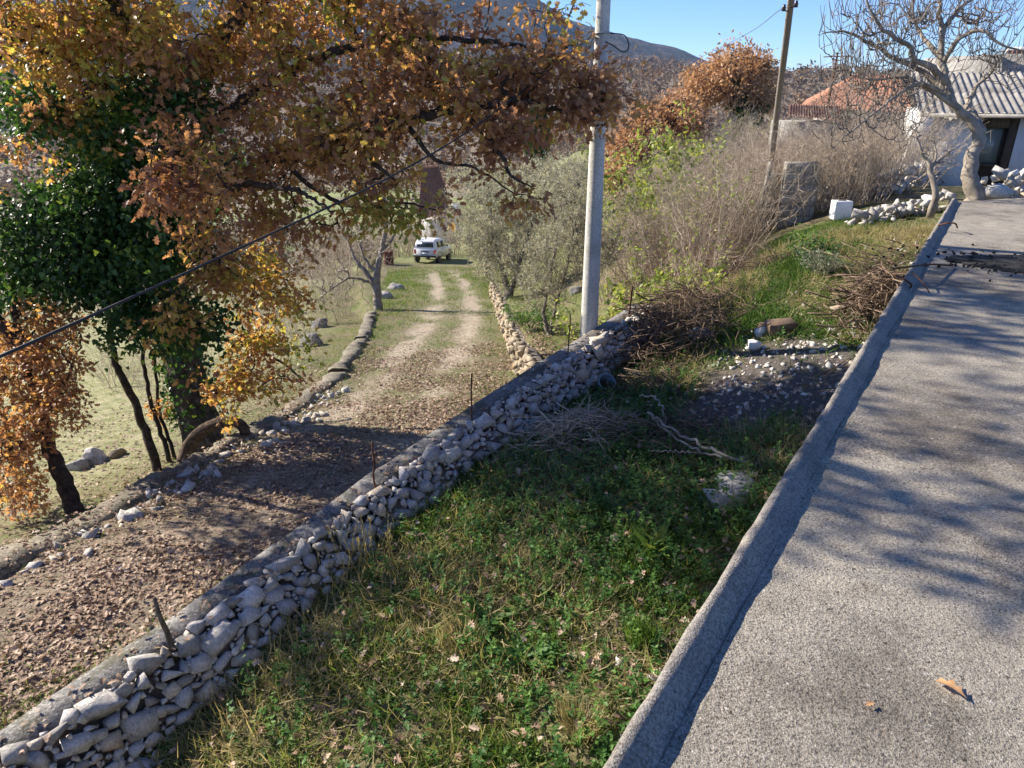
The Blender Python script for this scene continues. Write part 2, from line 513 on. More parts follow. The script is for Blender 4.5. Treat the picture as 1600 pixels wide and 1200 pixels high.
def stone_material(name, c0, c1, c2, warm):
    b = NB(name)
    oi = b.n('ShaderNodeObjectInfo')
    at = b.attr('rnd')
    n = b.noise(9, 7, .7); nf = b.noise(60, 6, .75)
    col = b.ramp(n, [(.28, c0), (.5, c1), (.72, c2)])
    r = b.math('FRACT', b.math('ADD', b.math('ADD', oi.outputs['Random'], at), b.math('MULTIPLY', at, 7.3)))
    col = b.mix(1.0, col, b.ramp(r, [(0, (.60, .58, .56)), (.35, (.9, .88, .86)), (.75, (1.15, 1.13, 1.10)), (1, warm)]), 'MULTIPLY')
    lich = b.ramp(b.noise(24, 5, .8), [(.54, (0, 0, 0)), (.66, (.8,) * 3)])
    col = b.mix(lich, col, (.10, .095, .085))
    dirt = b.ramp(b.noise(5, 6, .7), [(.54, (0, 0, 0)), (.70, (.7,) * 3)])
    col = b.mix(dirt, col, (.19, .155, .115))
    nr = b.bump(nf, .5, .006); nr = b.bump(n, .6, .03, nr)
    return b.done(b.pbsdf(col, .9, nr, .2))
M_STONE = stone_material('limestone', (.27, .262, .25), (.56, .55, .53), (.76, .75, .73), (1.02, .86, .66))
M_STONE_WARM = stone_material('warm_limestone', (.24, .195, .13), (.38, .32, .235), (.52, .46, .37), (1.05, .84, .6))
M_RUST = noisy('rusty_iron', [(.3, (.035, .02, .014)), (.55, (.12, .05, .025)), (.75, (.22, .09, .04))], 30, .85, .5)
M_WOOD_POLE = noisy('weathered_pole_wood', [(.25, (.12, .108, .095)), (.5, (.23, .21, .19)), (.75, (.34, .32, .29))], 9, .85, .6, 40, .01, .2, (6, 6, .5))
M_DEADWOOD = noisy('grey_dead_wood', [(.25, (.055, .045, .036)), (.5, (.14, .115, .09)), (.75, (.27, .23, .18))], 12, .9, .9, 30, .02, .15, (3, 3, 1))
M_BARK_OAK = noisy('oak_bark', [(.3, (.045, .038, .03)), (.52, (.13, .11, .09)), (.63, (.22, .20, .175)), (.72, (.42, .41, .39))], 11, .95, 1.0, 26, .05, .1, (1, 1, .55))
M_BARK_DARK = noisy('dark_bark', [(.3, (.028, .022, .017)), (.55, (.075, .06, .047)), (.75, (.15, .125, .10))], 14, .95, .8, 40, .02, .1)
M_BARK_PALE = noisy('pale_fig_bark', [(.25, (.12, .10, .08)), (.5, (.25, .215, .175)), (.75, (.38, .34, .285))], 5, .85, .6, 22, .02, .2)
M_BARK_OLIVE = noisy('olive_bark', [(.3, (.10, .085, .07)), (.6, (.24, .21, .175))], 10, .9, .8, 30, .02)
M_BLACK = plain('black_rubber', (.02, .02, .021), .5, .4)
M_WHITE = noisy('white_render', [(.28, (.46, .44, .41)), (.42, (.68, .675, .655)), (.6, (.76, .76, .745))], 1.6, .88, .3, 40, .004, .2, (1, 1, .45))
M_TILE = noisy('red_clay_tile', [(.25, (.18, .085, .055)), (.5, (.29, .145, .095)), (.75, (.37, .22, .155))], 2.2, .85, .3, 12)

# ------------------------------------------------------------------ terrain, yard and road
def axis(lo, hi, step, far_lo, far_hi, g=1.13):
    a = list(np.arange(lo, hi + 1e-6, step))
    s = step; x = a[-1]
    while x < far_hi:
        s *= g; x += s; a.append(x)
    s = step; x = a[0]; pre = []
    while x > far_lo:
        s *= g; x -= s; pre.append(x)
    return np.array(pre[::-1] + a)
gxs = axis(-9, 9.5, .12, -1500, 1500)
gys = axis(-2, 24, .12, -40, 1500, 1.10)
GX, GY = np.meshgrid(gxs, gys, indexing='ij')
GZ = gz(GX, GY)
gV = np.stack([GX, GY, GZ], -1).reshape(-1, 3)
nx, ny = GX.shape
ii = (np.arange(nx - 1)[:, None] * ny + np.arange(ny - 1)[None]).ravel()
gF = np.stack([ii, ii + ny, ii + ny + 1, ii + 1], -1)
def burn_mask(x, y):
    s, q = sq(x, y)
    d1 = ((s - 2.35) / 1.05) ** 2 + ((q - 7.1) / 1.35) ** 2
    return 1 - smooth((d1 + 2.6 * fbm(x * 1.5, y * 1.5, 5) - .6) / .7)
def track_mask(x, y):
    c = road_c(y)
    u = x - c
    wob = .16 * fbm(x * 1.1, y * .5)
    t1 = np.exp(-((u + .72 + wob) / .36) ** 2); t2 = np.exp(-((u - .72 + wob) / .36) ** 2)
    base = .28 * np.exp(-(u / 1.7) ** 4)
    near = smooth((9.5 - y) / 5) * np.exp(-(u / 1.6) ** 4) * .9
    br = np.clip(.75 + 2.2 * fbm(x * 1.7 + 3, y * .9, 4), .15, 1)
    return np.clip((np.maximum(np.maximum(t1, t2), near) + base) * br, 0, 1) * (1 - smooth((y - 44) / 6))
x_, y_ = gV[:, 0], gV[:, 1]
s_, q_ = sq(x_, y_)
inyard = (s_ > .05) & (q_ < 12)
dist = np.hypot(x_, y_)
g_far = smooth((dist - 38) / 30)
g_track = np.where(inyard, 0, track_mask(x_, y_) * (1 - .55 * smooth((8.5 - y_) / 3)))
g_burn = np.where(inyard, burn_mask(x_, y_), 0)
g_field = np.where(inyard, 0, smooth((lwall_x(y_) - x_ - .9) / 2.5))
g_grass = np.where(inyard, .75, .8 * (1 - .75 * smooth((10.5 - y_) / 3.5) * (x_ > lwall_x(y_))))
g_wood = smooth((y_ - 170) / 60)
ga = dict(far=g_far, track=g_track, burn=g_burn, field=g_field, grass=g_grass, wood=g_wood)
fc = gV[gF].mean(1)
fs, fq = sq(fc[:, 0], fc[:, 1])
m_yard = (fs > .05) & (fq < 12.5) & (fs < 4.5) & (fq > -8)
m_road = (~m_yard) & (np.abs(fc[:, 0] - road_c(fc[:, 1])) < 1.65) & (fc[:, 1] > -8) & (fc[:, 1] < 47)
for nm, m in (('ground', ~(m_yard | m_road)), ('yard_ground', m_yard), ('road', m_road)):
    F = gF[m]
    used, inv = np.unique(F, return_inverse=True)
    obj(nm, (gV[used], inv.reshape(-1, 4)), M_GROUND, None, True, {k: a[used] for k, a in ga.items()}, 'structure')

# mountains beyond the valley
RANGE = {}
def range_mesh(name, prof, d0, depth, base_z, mat, amp, seed):
    us = np.linspace(-900, 2500, 260)
    top = np.interp(us, [p[0] for p in prof], [p[1] for p in prof])
    az = (us - 800) / FPX
    k = np.linspace(0, 1, 36)
    A, Kk = np.meshgrid(az, k, indexing='ij')
    H = np.repeat(((130 - top) / FPX)[:, None], len(k), 1) * (d0 + depth) + CAMZ
    Yv = d0 + depth * Kk
    X = A * Yv * 1.0
    Z = base_z + (H - base_z) * np.sin(np.minimum(Kk / .82, 1.22) * np.pi / 2) ** 1.15
    Z += amp * fbm(X * .004 + seed, Yv * .004, 6) * (0.15 + np.sin(Kk * np.pi)) + amp * .12 * fbm(X * .03, Yv * .03, 3)
    n = len(k)
    RANGE[name] = np.stack([X, Yv, Z], -1)
    i = (np.arange(len(us) - 1)[:, None] * n + np.arange(n - 1)[None]).ravel()
    obj(name, (np.stack([X, Yv, Z], -1).reshape(-1, 3), np.stack([i, i + n, i + n + 1, i + 1], -1)), mat, None, True, None, 'structure')
def mount_material():
    b = NB('wooded_mountain')
    n = b.noise(.011, 7, .65); n2 = b.noise(.045, 8, .8)
    c = b.ramp(n2, [(.40, (.022, .022, .020)), (.5, (.10, .08, .062)), (.60, (.25, .20, .145))])
    c = b.mix(b.ramp(n, [(.45, (0, 0, 0)), (.6, (.6,) * 3)]), c, (.055, .062, .035))
    nr = b.bump(n2, 1.0, 22.0)
    return b.done(b.pbsdf(c, .95, nr, .05))
M_MOUNT = mount_material()
range_mesh('mountain', [(-900, -60), (200, -50), (450, -40), (620, -4), (700, 4), (790, 20), (840, 34), (880, 56), (960, 76), (1040, 93), (1088, 106), (1130, 122), (1200, 140), (1400, 160), (2500, 150)], 1500, 900, -34, M_MOUNT, 70, 3.1)
range_mesh('hill', [(-900, 60), (600, 90), (800, 96), (900, 104), (980, 104), (1060, 112), (1120, 122), (1225, 131), (1300, 140), (1400, 150), (2500, 150)], 560, 330, -34, M_MOUNT, 14, 9.7)

# ------------------------------------------------------------------ terrace slab and kerb
def ks(q): return 3.575 - .0165 * q
def slab_geo():
    ss = np.concatenate([np.linspace(.10, 1.0, 8), np.linspace(1.2, 12, 60)])
    kk = np.linspace(0, 1, 120)
    S, K = np.meshgrid(ss, kk, indexing='ij')
    qend = 11.62 + S * 1.2
    Q = -7 + (qend + 7) * K
    X, Y = xy(S + ks(Q), Q)
    Z = .012 * fbm(X * 1.2, Y * 1.2, 3)
    n = len(kk)
    V = np.stack([X, Y, Z], -1).reshape(-1, 3)
    i = (np.arange(len(ss) - 1)[:, None] * n + np.arange(n - 1)[None]).ravel()
    F = np.stack([i, i + n, i + n + 1, i + 1], -1)
    # far face of the slab
    e = np.arange(len(ss)) * n + n - 1
    low = V[e].copy(); low[:, 2] -= .6
    b0 = len(V); V = np.vstack([V, low])
    j = np.arange(len(ss) - 1)
    F = np.vstack([F, np.stack([e[:-1], e[1:], b0 + j + 1, b0 + j], -1)])
    return V, F
obj('terrace_slab', slab_geo(), M_SLAB, None, True, None, 'structure')
def kerb_geo():
    prof = np.array([(-.02, -2.6), (-.012, -.3), (0, .045), (.01, .056), (.022, .06), (.036, .055), (.058, .034), (.080, .012), (.102, -.004), (.15, -.03)])
    q = np.arange(-6.9, 11.64, .045)
    V = []
    for j, (a, z) in enumerate(prof):
        w = .010 * fbm(q * 1.3 + j * .12, q * 0 + 3, 3) + .012 * fbm(q * 8, q * 0 + j * .5, 3)
        hz = (.011 * fbm(q * 2.2, q * 0 + 8 + j * .2, 3) + .016 * fbm(q * 11, q * 0 + 5 + j * .6, 3)) if z > -.1 else 0 * q
        if j >= 7: w = w * 2.0
        X, Y = xy(ks(q) + a + w, q)
        V.append(np.stack([X, Y, z + hz], -1))
    V = np.stack(V, 1); n = len(prof)
    i = (np.arange(len(q) - 1)[:, None] * n + np.arange(n - 1)[None]).ravel()
    F = np.stack([i, i + n, i + n + 1, i + 1], -1)
    e = (len(q) - 1) * n + np.arange(n)
    return V.reshape(-1, 3), [F, e[None, :]]
obj('kerb', kerb_geo(), M_KERB, None, True, None, 'structure')

# ------------------------------------------------------------------ stones
def rock(n=14, seed=0, flat=1.0):
    r = np.random.default_rng(seed)
    P = unit(r.normal(size=(n, 3))); P = np.sign(P) * np.abs(P) ** .55; P = P / np.abs(P).max(1, keepdims=True) * r.uniform(.72, 1.0, (n, 1))
    P = P * .86
    P *= np.array([.5 * r.uniform(.85, 1.15), .5 * r.uniform(.6, .9), .5 * flat * r.uniform(.5, .8)])
    bm = bmesh.new()
    for p in P: bm.verts.new(tuple(p))
    res = bmesh.ops.convex_hull(bm, input=list(bm.verts))
    loose = [v for v in bm.verts if not v.link_faces]
    if loose: bmesh.ops.delete(bm, geom=loose, context='VERTS')
    bm.verts.ensure_lookup_table(); bm.verts.index_update()
    V = np.array([v.co[:] for v in bm.verts]); F = np.array([[v.index for v in f.verts] for f in bm.faces])
    bm.free()
    return V, F
ROCKS = [rock(11 + i % 5, 100 + i) for i in range(16)]
ROCK_ME = {}
def rock_mesh(i, mat):
    k = (i, mat.name)
    if k not in ROCK_ME: ROCK_ME[k] = mk_mesh('stone', ROCKS[i][0], [ROCKS[i][1]], {'rnd': np.full(len(ROCKS[i][0]), .1)}, False, mat)
    return ROCK_ME[k]
def rmat(r, tilt=.5):
    return Matrix.Rotation(r.uniform(0, 6.28), 3, 'Z') @ Matrix.Rotation(r.normal() * tilt, 3, 'X') @ Matrix.Rotation(r.normal() * tilt, 3, 'Y')
def rocks_joined(P, size, seed, tilt=.6, flat=None):
    r = np.random.default_rng(seed)
    gs = []; rn = []
    for p, sz in zip(P, size):
        V, F = ROCKS[r.integers(16)]
        V = (V * sz * r.uniform(.8, 1.2, 3)) @ np.array(rmat(r, tilt)).T + p
        gs.append((V, F)); rn.append(np.full(len(V), r.random()))
    return join(*gs), np.concatenate(rn)
def stone_parts(parent, P, size, mat, seed, tilt=.35, name='stone', rz=None):
    r = np.random.default_rng(seed)
    o0 = org(parent)
    for i, (p, sz) in enumerate(zip(P, size)):
        o = link(name, rock_mesh(int(r.integers(16)), mat), parent)
        a = r.normal() * .35 + (rz if rz is not None else r.uniform(0, 6.28))
        o.rotation_euler = (r.normal() * tilt, r.normal() * tilt, a)
        o.scale = tuple(sz * r.uniform(.85, 1.2, 3))
        o.location = tuple(np.asarray(p) - o0)

# the dry stone wall with a concrete coping
ANG = math.atan2(DY, DX)
qs = np.arange(-5, 8.7, .12)
sw = thing('stone_wall', 'long dry stone wall of pale rubble with dark concrete coping along the yard', 'stone wall', (*xy(0, 2), 0.0))
def loft(qs, prof_fn):
    rows = []
    for q in qs:
        pr = np.array(prof_fn(q))
        X, Y = xy(pr[:, 0], np.full(len(pr), q))
        rows.append(np.stack([X, Y, pr[:, 1]], -1))
    V = np.stack(rows); n = V.shape[1]
    i = (np.arange(len(qs) - 1)[:, None] * n + np.arange(n - 1)[None]).ravel()
    F = np.stack([i, i + n, i + n + 1, i + 1], -1)
    e = (len(qs) - 1) * n + np.arange(n)
    return V.reshape(-1, 3), [F, e[None, :], np.arange(n)[::-1][None]]
def wt(q): return CAMZ - walltop(q)
def coping_prof(q):
    z = wt(q); f = lambda k: .05 * float(fbm(np.array(q * 2.7 + k), np.array(k * 1.7), 3))
    return [(-.17 + f(1), z - 2.6), (-.16 + f(2), z - .05), (-.14 + f(3) * .6, z + f(4) * .4), (-.04, z + .012 + f(5) * .4), (.06 + f(6), z + f(7) * .4), (.10 + f(8), z - .06)]
obj('coping', loft(np.arange(-5, 8.45, .07), coping_prof), M_COPING, sw, True)
def yz(q, s=.6):
    x, y = xy(s, q); return float(gz(x, y))
def face_w(q): return np.interp(q, [-5, 0, 2.5, 4, 8, 10], [.46, .42, .37, .33, .33, .5])
def core_prof(q):
    z = wt(q); w = face_w(q)
    return [(-.1, z - 2.5), (-.05, z - .05), (.1, z - .09), (w * .85, yz(q) + .08), (w + .02, yz(q) - .35), (w, z - 2.5)]
M_CORE = noisy('wall_earth', [(.3, (.07, .06, .05)), (.7, (.22, .19, .16))], 14, .95, .6)
obj('core', loft(qs, core_prof), M_CORE, sw, True)
def wall_point(q, v, out=0.0):
    """v = 0 at the back of the stone strip on the top, 1 at the foot"""
    z = wt(q); w = face_w(q)
    if v < .38:
        s = .05 + v / .38 * .10; zz = z + .015 - v / .38 * .05
    else:
        k = (v - .38) / .62
        s = .15 + k * (w - .16); zz = z - .03 - k * (z - .03 - yz(q) - .02)
    x, y = xy(s + out, q)
    return np.array([x, y, zz])
r_ = np.random.default_rng(21)
cells = []; pts = []
def darts(n, fn, size_fn, seed, k=.42):
    r = np.random.default_rng(seed)
    P = np.zeros((0, 3)); S = np.zeros(0)
    for _ in range(n):
        p = fn(r); sz = size_fn(r, p)
        if len(P):
            d = np.linalg.norm(P - p, axis=1)
            if np.any(d < k * (S + sz)): continue
        P = np.vstack([P, p]); S = np.append(S, sz)
    return P, S
WP, WS = [], []
def pick(r):
    q = r.uniform(-1.6, 8.5); v = r.uniform(.1, 1.02)
    return wall_point(q, v, .02)
P1, S1 = darts(700, pick, lambda r, p: r.uniform(.19, .29), 1)
def more(P, S, n, lo, hi, seed, k):
    r = np.random.default_rng(seed)
    for _ in range(n):
        p = pick(r); sz = r.uniform(lo, hi)
        d = np.linalg.norm(P - p, axis=1)
        if np.any(d < k * (S + sz)): continue
        P = np.vstack([P, p]); S = np.append(S, sz)
    return P, S
P1, S1 = P1[:60], S1[:60]
P1, S1 = more(P1, S1, 6000, .13, .22, 2, .29)
P1, S1 = more(P1, S1, 10000, .09, .14, 3, .28)
P1, S1 = more(P1, S1, 22000, .04, .085, 4, .27)
vis = S1 / np.linalg.norm(P1 - np.array([0, 0, CAMZ]), axis=1)
orderd = np.argsort(-vis)
big = orderd[:298]; rest = orderd[298:]
stone_parts(sw, P1[big], S1[big], M_STONE, 31, .35, 'stone', ANG)
(gj, rn) = rocks_joined(P1[rest], S1[rest], 32)
obj('rubble', gj, M_STONE, sw, False, {'rnd': rn}, 'stuff')

# low wall on the far side of the road
def curve_wall(xf, y0, y1, step, w, up, down, side, seed, rgh=.05):
    rows = []
    for k, y in enumerate(np.arange(y0, y1, step)):
        x = float(xf(y)); tx = float(xf(y + .1) - xf(y - .1)) / .2
        nrm = np.array([1, -tx]) / math.hypot(1, tx)
        f = lambda j: rgh * float(fbm(np.array(y * 2.6 + j), np.array(j * 2.2 + seed), 4)) + rgh * .45 * float(fbm(np.array(y * 9 + j * 3), np.array(j * 5.2 + seed), 3))
        zr = CAMZ - road_d(y)
        top = zr + up + f(1)
        pr = [(w / 2 + f(2), zr - down), (w / 2 + f(3) * 1.5, top - .05), (w / 2 - .05 + f(4), top + f(5) * .5), (-w / 2 + .06 + f(6), top + f(7) * .5), (-w / 2 + f(8), top - .06), (-w / 2 + f(9), zr - down - .6)]
        rows.append([[x + a * nrm[0], y + a * nrm[1], z] for a, z in pr])
    V = np.array(rows); n = V.shape[1]
    i = (np.arange(len(V) - 1)[:, None] * n + np.arange(n - 1)[None]).ravel()
    F = np.stack([i, i + 1, i + n + 1, i + n], -1)
    e = (len(V) - 1) * n + np.arange(n)
    return V.reshape(-1, 3), [F, e[::-1][None], np.arange(n)[None]]
lw = thing('low_wall', 'low mossy concrete wall edging the left side of the track below the oak', 'low wall', (-4.4, 8, CAMZ - road_d(8)))
for a, b2 in ((-4, 5.2), (5.23, 8.1), (8.13, 10.6), (10.63, 14.2), (14.23, 18.4), (18.43, 24.4)):
    obj('wall_section', curve_wall(lwall_x, a, b2, .07, .36, .06 if 3 < a < 11 else .09, .7, 1, a, .17), M_OLDWALL, lw, False)
P = []; S = []
for _ in range(260):
    y = r_.uniform(4.6, 12.5); x = lwall_x(y) + .16 + abs(r_.normal()) * .26
    P.append([x, y, float(gz(x, y)) - .015]); S.append(r_.uniform(.05, .2) if _ % 4 else r_.uniform(.2, .3))
P = np.array(P); S = np.array(S)
stone_parts(lw, P[:110], S[:110], M_STONE, 41, .6)
(gj, rn) = rocks_joined(P[110:], S[110:] * .7, 42)
obj('rubble', gj, M_STONE, lw, False, {'rnd': rn}, 'stuff')

# pale retaining wall on the right of the track under the olive trees
rwl = thing('retaining_wall', 'pale sunlit low stone wall holding the olive terrace beside the track', 'stone wall', (.1, 16, CAMZ - road_d(16)))
def rcore(y): return rwall_x(y) + .12
obj('core', curve_wall(rcore, 11.5, 31, .3, .3, .62, .5, 1, 77), M_CORE, rwl, True)
P = []; S = []
for y in np.arange(11.5, 31, .26):
    for zz in (.08, .28, .46, .62):
        sz = r_.uniform(.24, .34)
        P.append([rwall_x(y) - .05 + r_.normal() * .03, y + r_.normal() * .05, CAMZ - road_d(y) + zz + r_.normal() * .02]); S.append(sz)
P = np.array(P); S = np.array(S)
stone_parts(rwl, P[:296], S[:296], M_STONE_WARM, 51, .25, 'stone', math.pi / 2)
if len(P) > 296:
    (gj, rn) = rocks_joined(P[296:], S[296:], 52); obj('rubble', gj, M_STONE_WARM, rwl, False, {'rnd': rn}, 'stuff')
# ------------------------------------------------------------------ growing woody things
def skel(lines, r0=None):
    """lines = [(points (u,v,t) or xyz, radius_start, radius_end)]"""
    nodes = []; dirs = []; rad = []; polys = []
    for pts, ra, rb in lines:
        P = np.array([W(*p) if not isinstance(p, np.ndarray) else p for p in pts])
        L = np.linalg.norm(np.diff(P, axis=0), axis=1).sum()
        n = max(6, int(L / .09))
        C = catmull(P, n)
        C[1:-1] += rng.normal(size=(n - 2, 3)) * min(.012, ra * .2)
        D = np.gradient(C, axis=0)
        R = np.linspace(ra, rb, n)
        polys.append((C, R)); nodes.append(C); dirs.append(unit(D)); rad.append(R)
    return polys, np.concatenate(nodes), np.concatenate(dirs), np.concatenate(rad)
def limb_geo(polys, S=10, knob=.05):
    gs = []
    for C, R in polys:
        R = R * (1 + knob * rng.normal(size=len(R)))
        gs.append(tubes(C[None], R[None], S))
    return join(*gs)
def grow(nodes, dirs, targets, up=.0, r_tip=.0035, rmax=None, K=6, cap=None, wig=.03, start=None):
    """connect every target to the nearest node with a curved twig; later targets may join earlier twigs"""
    N = len(targets)
    root = np.asarray(start if start is not None else nodes[0])
    d0 = np.min(np.linalg.norm(targets[:, None, :] - nodes[None, ::max(1, len(nodes) // 120)], axis=2), axis=1)
    order = np.argsort(d0)
    T = targets[order]
    cap_n = len(nodes) + 2 * N
    AN = np.zeros((cap_n, 3)); AD = np.zeros((cap_n, 3)); AS = np.full(cap_n, -1)
    n = len(nodes); AN[:n] = nodes; AD[:n] = dirs
    P = np.zeros((N, K, 3)); par = np.full(N, -1)
    tt = np.linspace(0, 1, K)[:, None]
    for i in range(N):
        p = T[i]
        v = p - AN[:n]
        dd = np.einsum('ij,ij->i', v, v)
        al = np.einsum('ij,ij->i', v, AD[:n]) / np.sqrt(dd + 1e-9)
        j = int(np.argmin(dd * (1.35 - .5 * al)))
        a = AN[j]; L = math.sqrt(dd[j])
        c = a + AD[j] * L * .35 + (p - a) * .25 + np.array([0, 0, -up * L * .35]) 
        B = (1 - tt) ** 2 * a + 2 * tt * (1 - tt) * c + tt ** 2 * p
        B[1:-1] += rng.normal(size=(K - 2, 3)) * wig * L * .5
        P[i] = B; par[i] = AS[j]
        for f in (K // 2, K - 1):
            AN[n] = B[f]; AD[n] = unit(B[f] - B[f - 1]); AS[n] = i; n += 1
    cnt = np.ones(N)
    for i in range(N - 1, -1, -1):
        if par[i] >= 0: cnt[par[i]] += cnt[i]
    ra = r_tip * cnt ** .46; rb = r_tip * np.maximum(cnt - 1, 1) ** .42 * .8
    if rmax is not None: ra = np.minimum(ra, rmax)
    rb = np.minimum(rb, ra * .95)
    R = ra[:, None] * (1 - tt.T) + rb[:, None] * tt.T
    return P, R, order
def ell(n, u, v, t, ru, rv, rt, fall=.45):
    """n random points in an ellipsoid given by its measured centre and half-sizes (pixels across, metres deep)"""
    g = rdir(n) * (rng.random((n, 1)) ** fall)
    return np.array([W(u + a * ru, v + b_ * rv, t + c * rt) for a, b_, c in g])
def ell_w(n, c, rad, fall=.45):
    return np.asarray(c) + rdir(n) * (rng.random((n, 1)) ** fall) * np.asarray(rad)
def leaf_fan(P, per, spread, size, T, up=.3, droop=.2, rndv=None, jit=.12, out=None):
    """per leaves round every twig end"""
    n = len(P)
    Q = np.repeat(P, per, 0) + rng.normal(size=(n * per, 3)) * spread
    base = np.repeat(P, per, 0)
    a = unit(Q - base + rng.normal(size=Q.shape) * spread * .6 + np.array([0, 0, -droop * spread * 2]))
    if out is not None: a = unit(a + np.repeat(out, per, 0) * .8)
    nr = unit(rng.normal(size=Q.shape) + np.array([0, 0, up * 3]))
    sz = size * rng.uniform(.6, 1.25, n * per)
    r = np.repeat(rndv if rndv is not None else rng.random(n), per) + rng.normal(size=n * per) * jit
    return Q, a, nr, sz, np.clip(r, 0, 1)

# leaf colours
OAKCOL = [(0, (.28, .145, .09)), (.3, (.42, .23, .12)), (.52, (.50, .28, .10)), (.66, (.50, .33, .10)), (.78, (.58, .46, .10)), (.9, (.46, .45, .09)), (1, (.26, .31, .06))]
M_OAKLEAF = leafmat('autumn_oak_leaf', OAKCOL, .48, .45, .5)
M_BROWNLEAF = leafmat('rust_brown_leaf', [(0, (.27, .145, .08)), (.4, (.42, .245, .135)), (.75, (.54, .34, .195)), (1, (.62, .46, .30))], .3, .6, .25)
M_IVY = leafmat('ivy_leaf', [(0, (.016, .045, .013)), (.45, (.042, .115, .026)), (.8, (.10, .20, .04)), (1, (.20, .28, .04))], .32, .45, .35)
M_OLIVE = leafmat('olive_leaf', [(0, (.18, .20, .14)), (.5, (.33, .35, .26)), (1, (.54, .56, .45))], .35, .5, .35)
M_LITTER = leafmat('fallen_leaf', [(0, (.15, .095, .065)), (.35, (.29, .195, .135)), (.7, (.44, .32, .235)), (1, (.60, .49, .385))], .1, .7, .25)
M_GRASS = leafmat('grass_blade', [(0, (.045, .10, .016)), (.35, (.095, .185, .03)), (.6, (.17, .25, .055)), (.75, (.26, .26, .09)), (1, (.40, .34, .19))], .35, .6, .25, var=.2)
M_WEED = leafmat('weed_leaf', [(0, (.035, .095, .024)), (.5, (.07, .17, .035)), (.85, (.14, .26, .05)), (1, (.22, .28, .06))], .35, .55, .3, var=.2)
M_LIME = leafmat('bright_green_leaf', [(0, (.13, .20, .035)), (.6, (.26, .34, .07)), (1, (.42, .44, .12))], .4, .5, .3)
M_SAGE = leafmat('grey_green_leaf', [(0, (.13, .16, .10)), (1, (.28, .32, .22))], .2, .7, .2)
def twigmat(name, c0, c1):
    b = NB(name)
    c = b.ramp(b.attr('rnd'), [(0, c0), (1, c1)])
    c = b.mix(1.0, c, b.ramp(b.noise(25, 3), [(.3, (.7,) * 3), (.7, (1.12,) * 3)]), 'MULTIPLY')
    return b.done(b.pbsdf(c, .85, None, .2))
M_TWIG = twigmat('dry_tan_twig', (.30, .24, .18), (.64, .535, .425))
M_TWIG_MID = twigmat('brown_twig', (.17, .115, .08), (.40, .30, .22))
M_TWIG_DK = twigmat('cut_brown_twig', (.085, .058, .04), (.26, .19, .135))
M_TWIG_FIG = twigmat('fig_twig', (.12, .10, .085), (.27, .235, .20))

# ------------------------------------------------------------------ the big ivy-clad oak
bo = WG(322, 712)
bt = tdep(bo)
K_ = 10.0 / 10.0
oak = thing('oak_tree', 'big old autumn oak clad in dark ivy, leaning its orange brown crown over the track', 'tree', bo)
trunk_pts = [bo + np.array([0, 0, -.35]), bo + np.array([0, 0, .05]), W(306, 640, bt - .05), W(285, 560, bt - .1), W(268, 460, bt - .2), W(255, 340, bt - .3), W(250, 200, bt - .5), W(252, 40, bt - .7), W(262, -160, bt - .9)]
tp = np.array(trunk_pts); TC = catmull(tp, 70)
tr_ = np.interp(np.linspace(0, 1, 70), [0, .06, .14, .3, .5, .75, 1], [.46, .38, .31, .285, .25, .18, .09])
def trunk_geo(C, R, S, lump, seed, flare=0, lf=4, tf=5):
    V, Fs = tubes(C[None], R[None], S)
    K = len(C)
    A = V.reshape(K, S, 3)
    th = np.arange(S) / S * 2 * np.pi
    ds = np.linalg.norm(np.diff(C, axis=0), axis=1); L = np.append(0, np.cumsum(ds))
    n = fbm(np.cos(th)[None] * 2 + seed + 0 * L[:, None], np.sin(th)[None] * 2 + L[:, None] * 1.5, 4) 
    n2 = fbm(th[None] * tf + seed, L[:, None] * lf, 3)
    f = 1 + lump * n * 2 + lump * .5 * n2
    if flare: f = f + flare * np.exp(-L[:, None] / .25) * np.maximum(0, np.cos(th[None] * 5 + seed)) 
    A = C[:, None] + (A - C[:, None]) * f[..., None]
    return A.reshape(-1, 3), Fs
obj('trunk', trunk_geo(TC, tr_, 28, .14, 2.0, .35), M_BARK_OAK, oak, True)
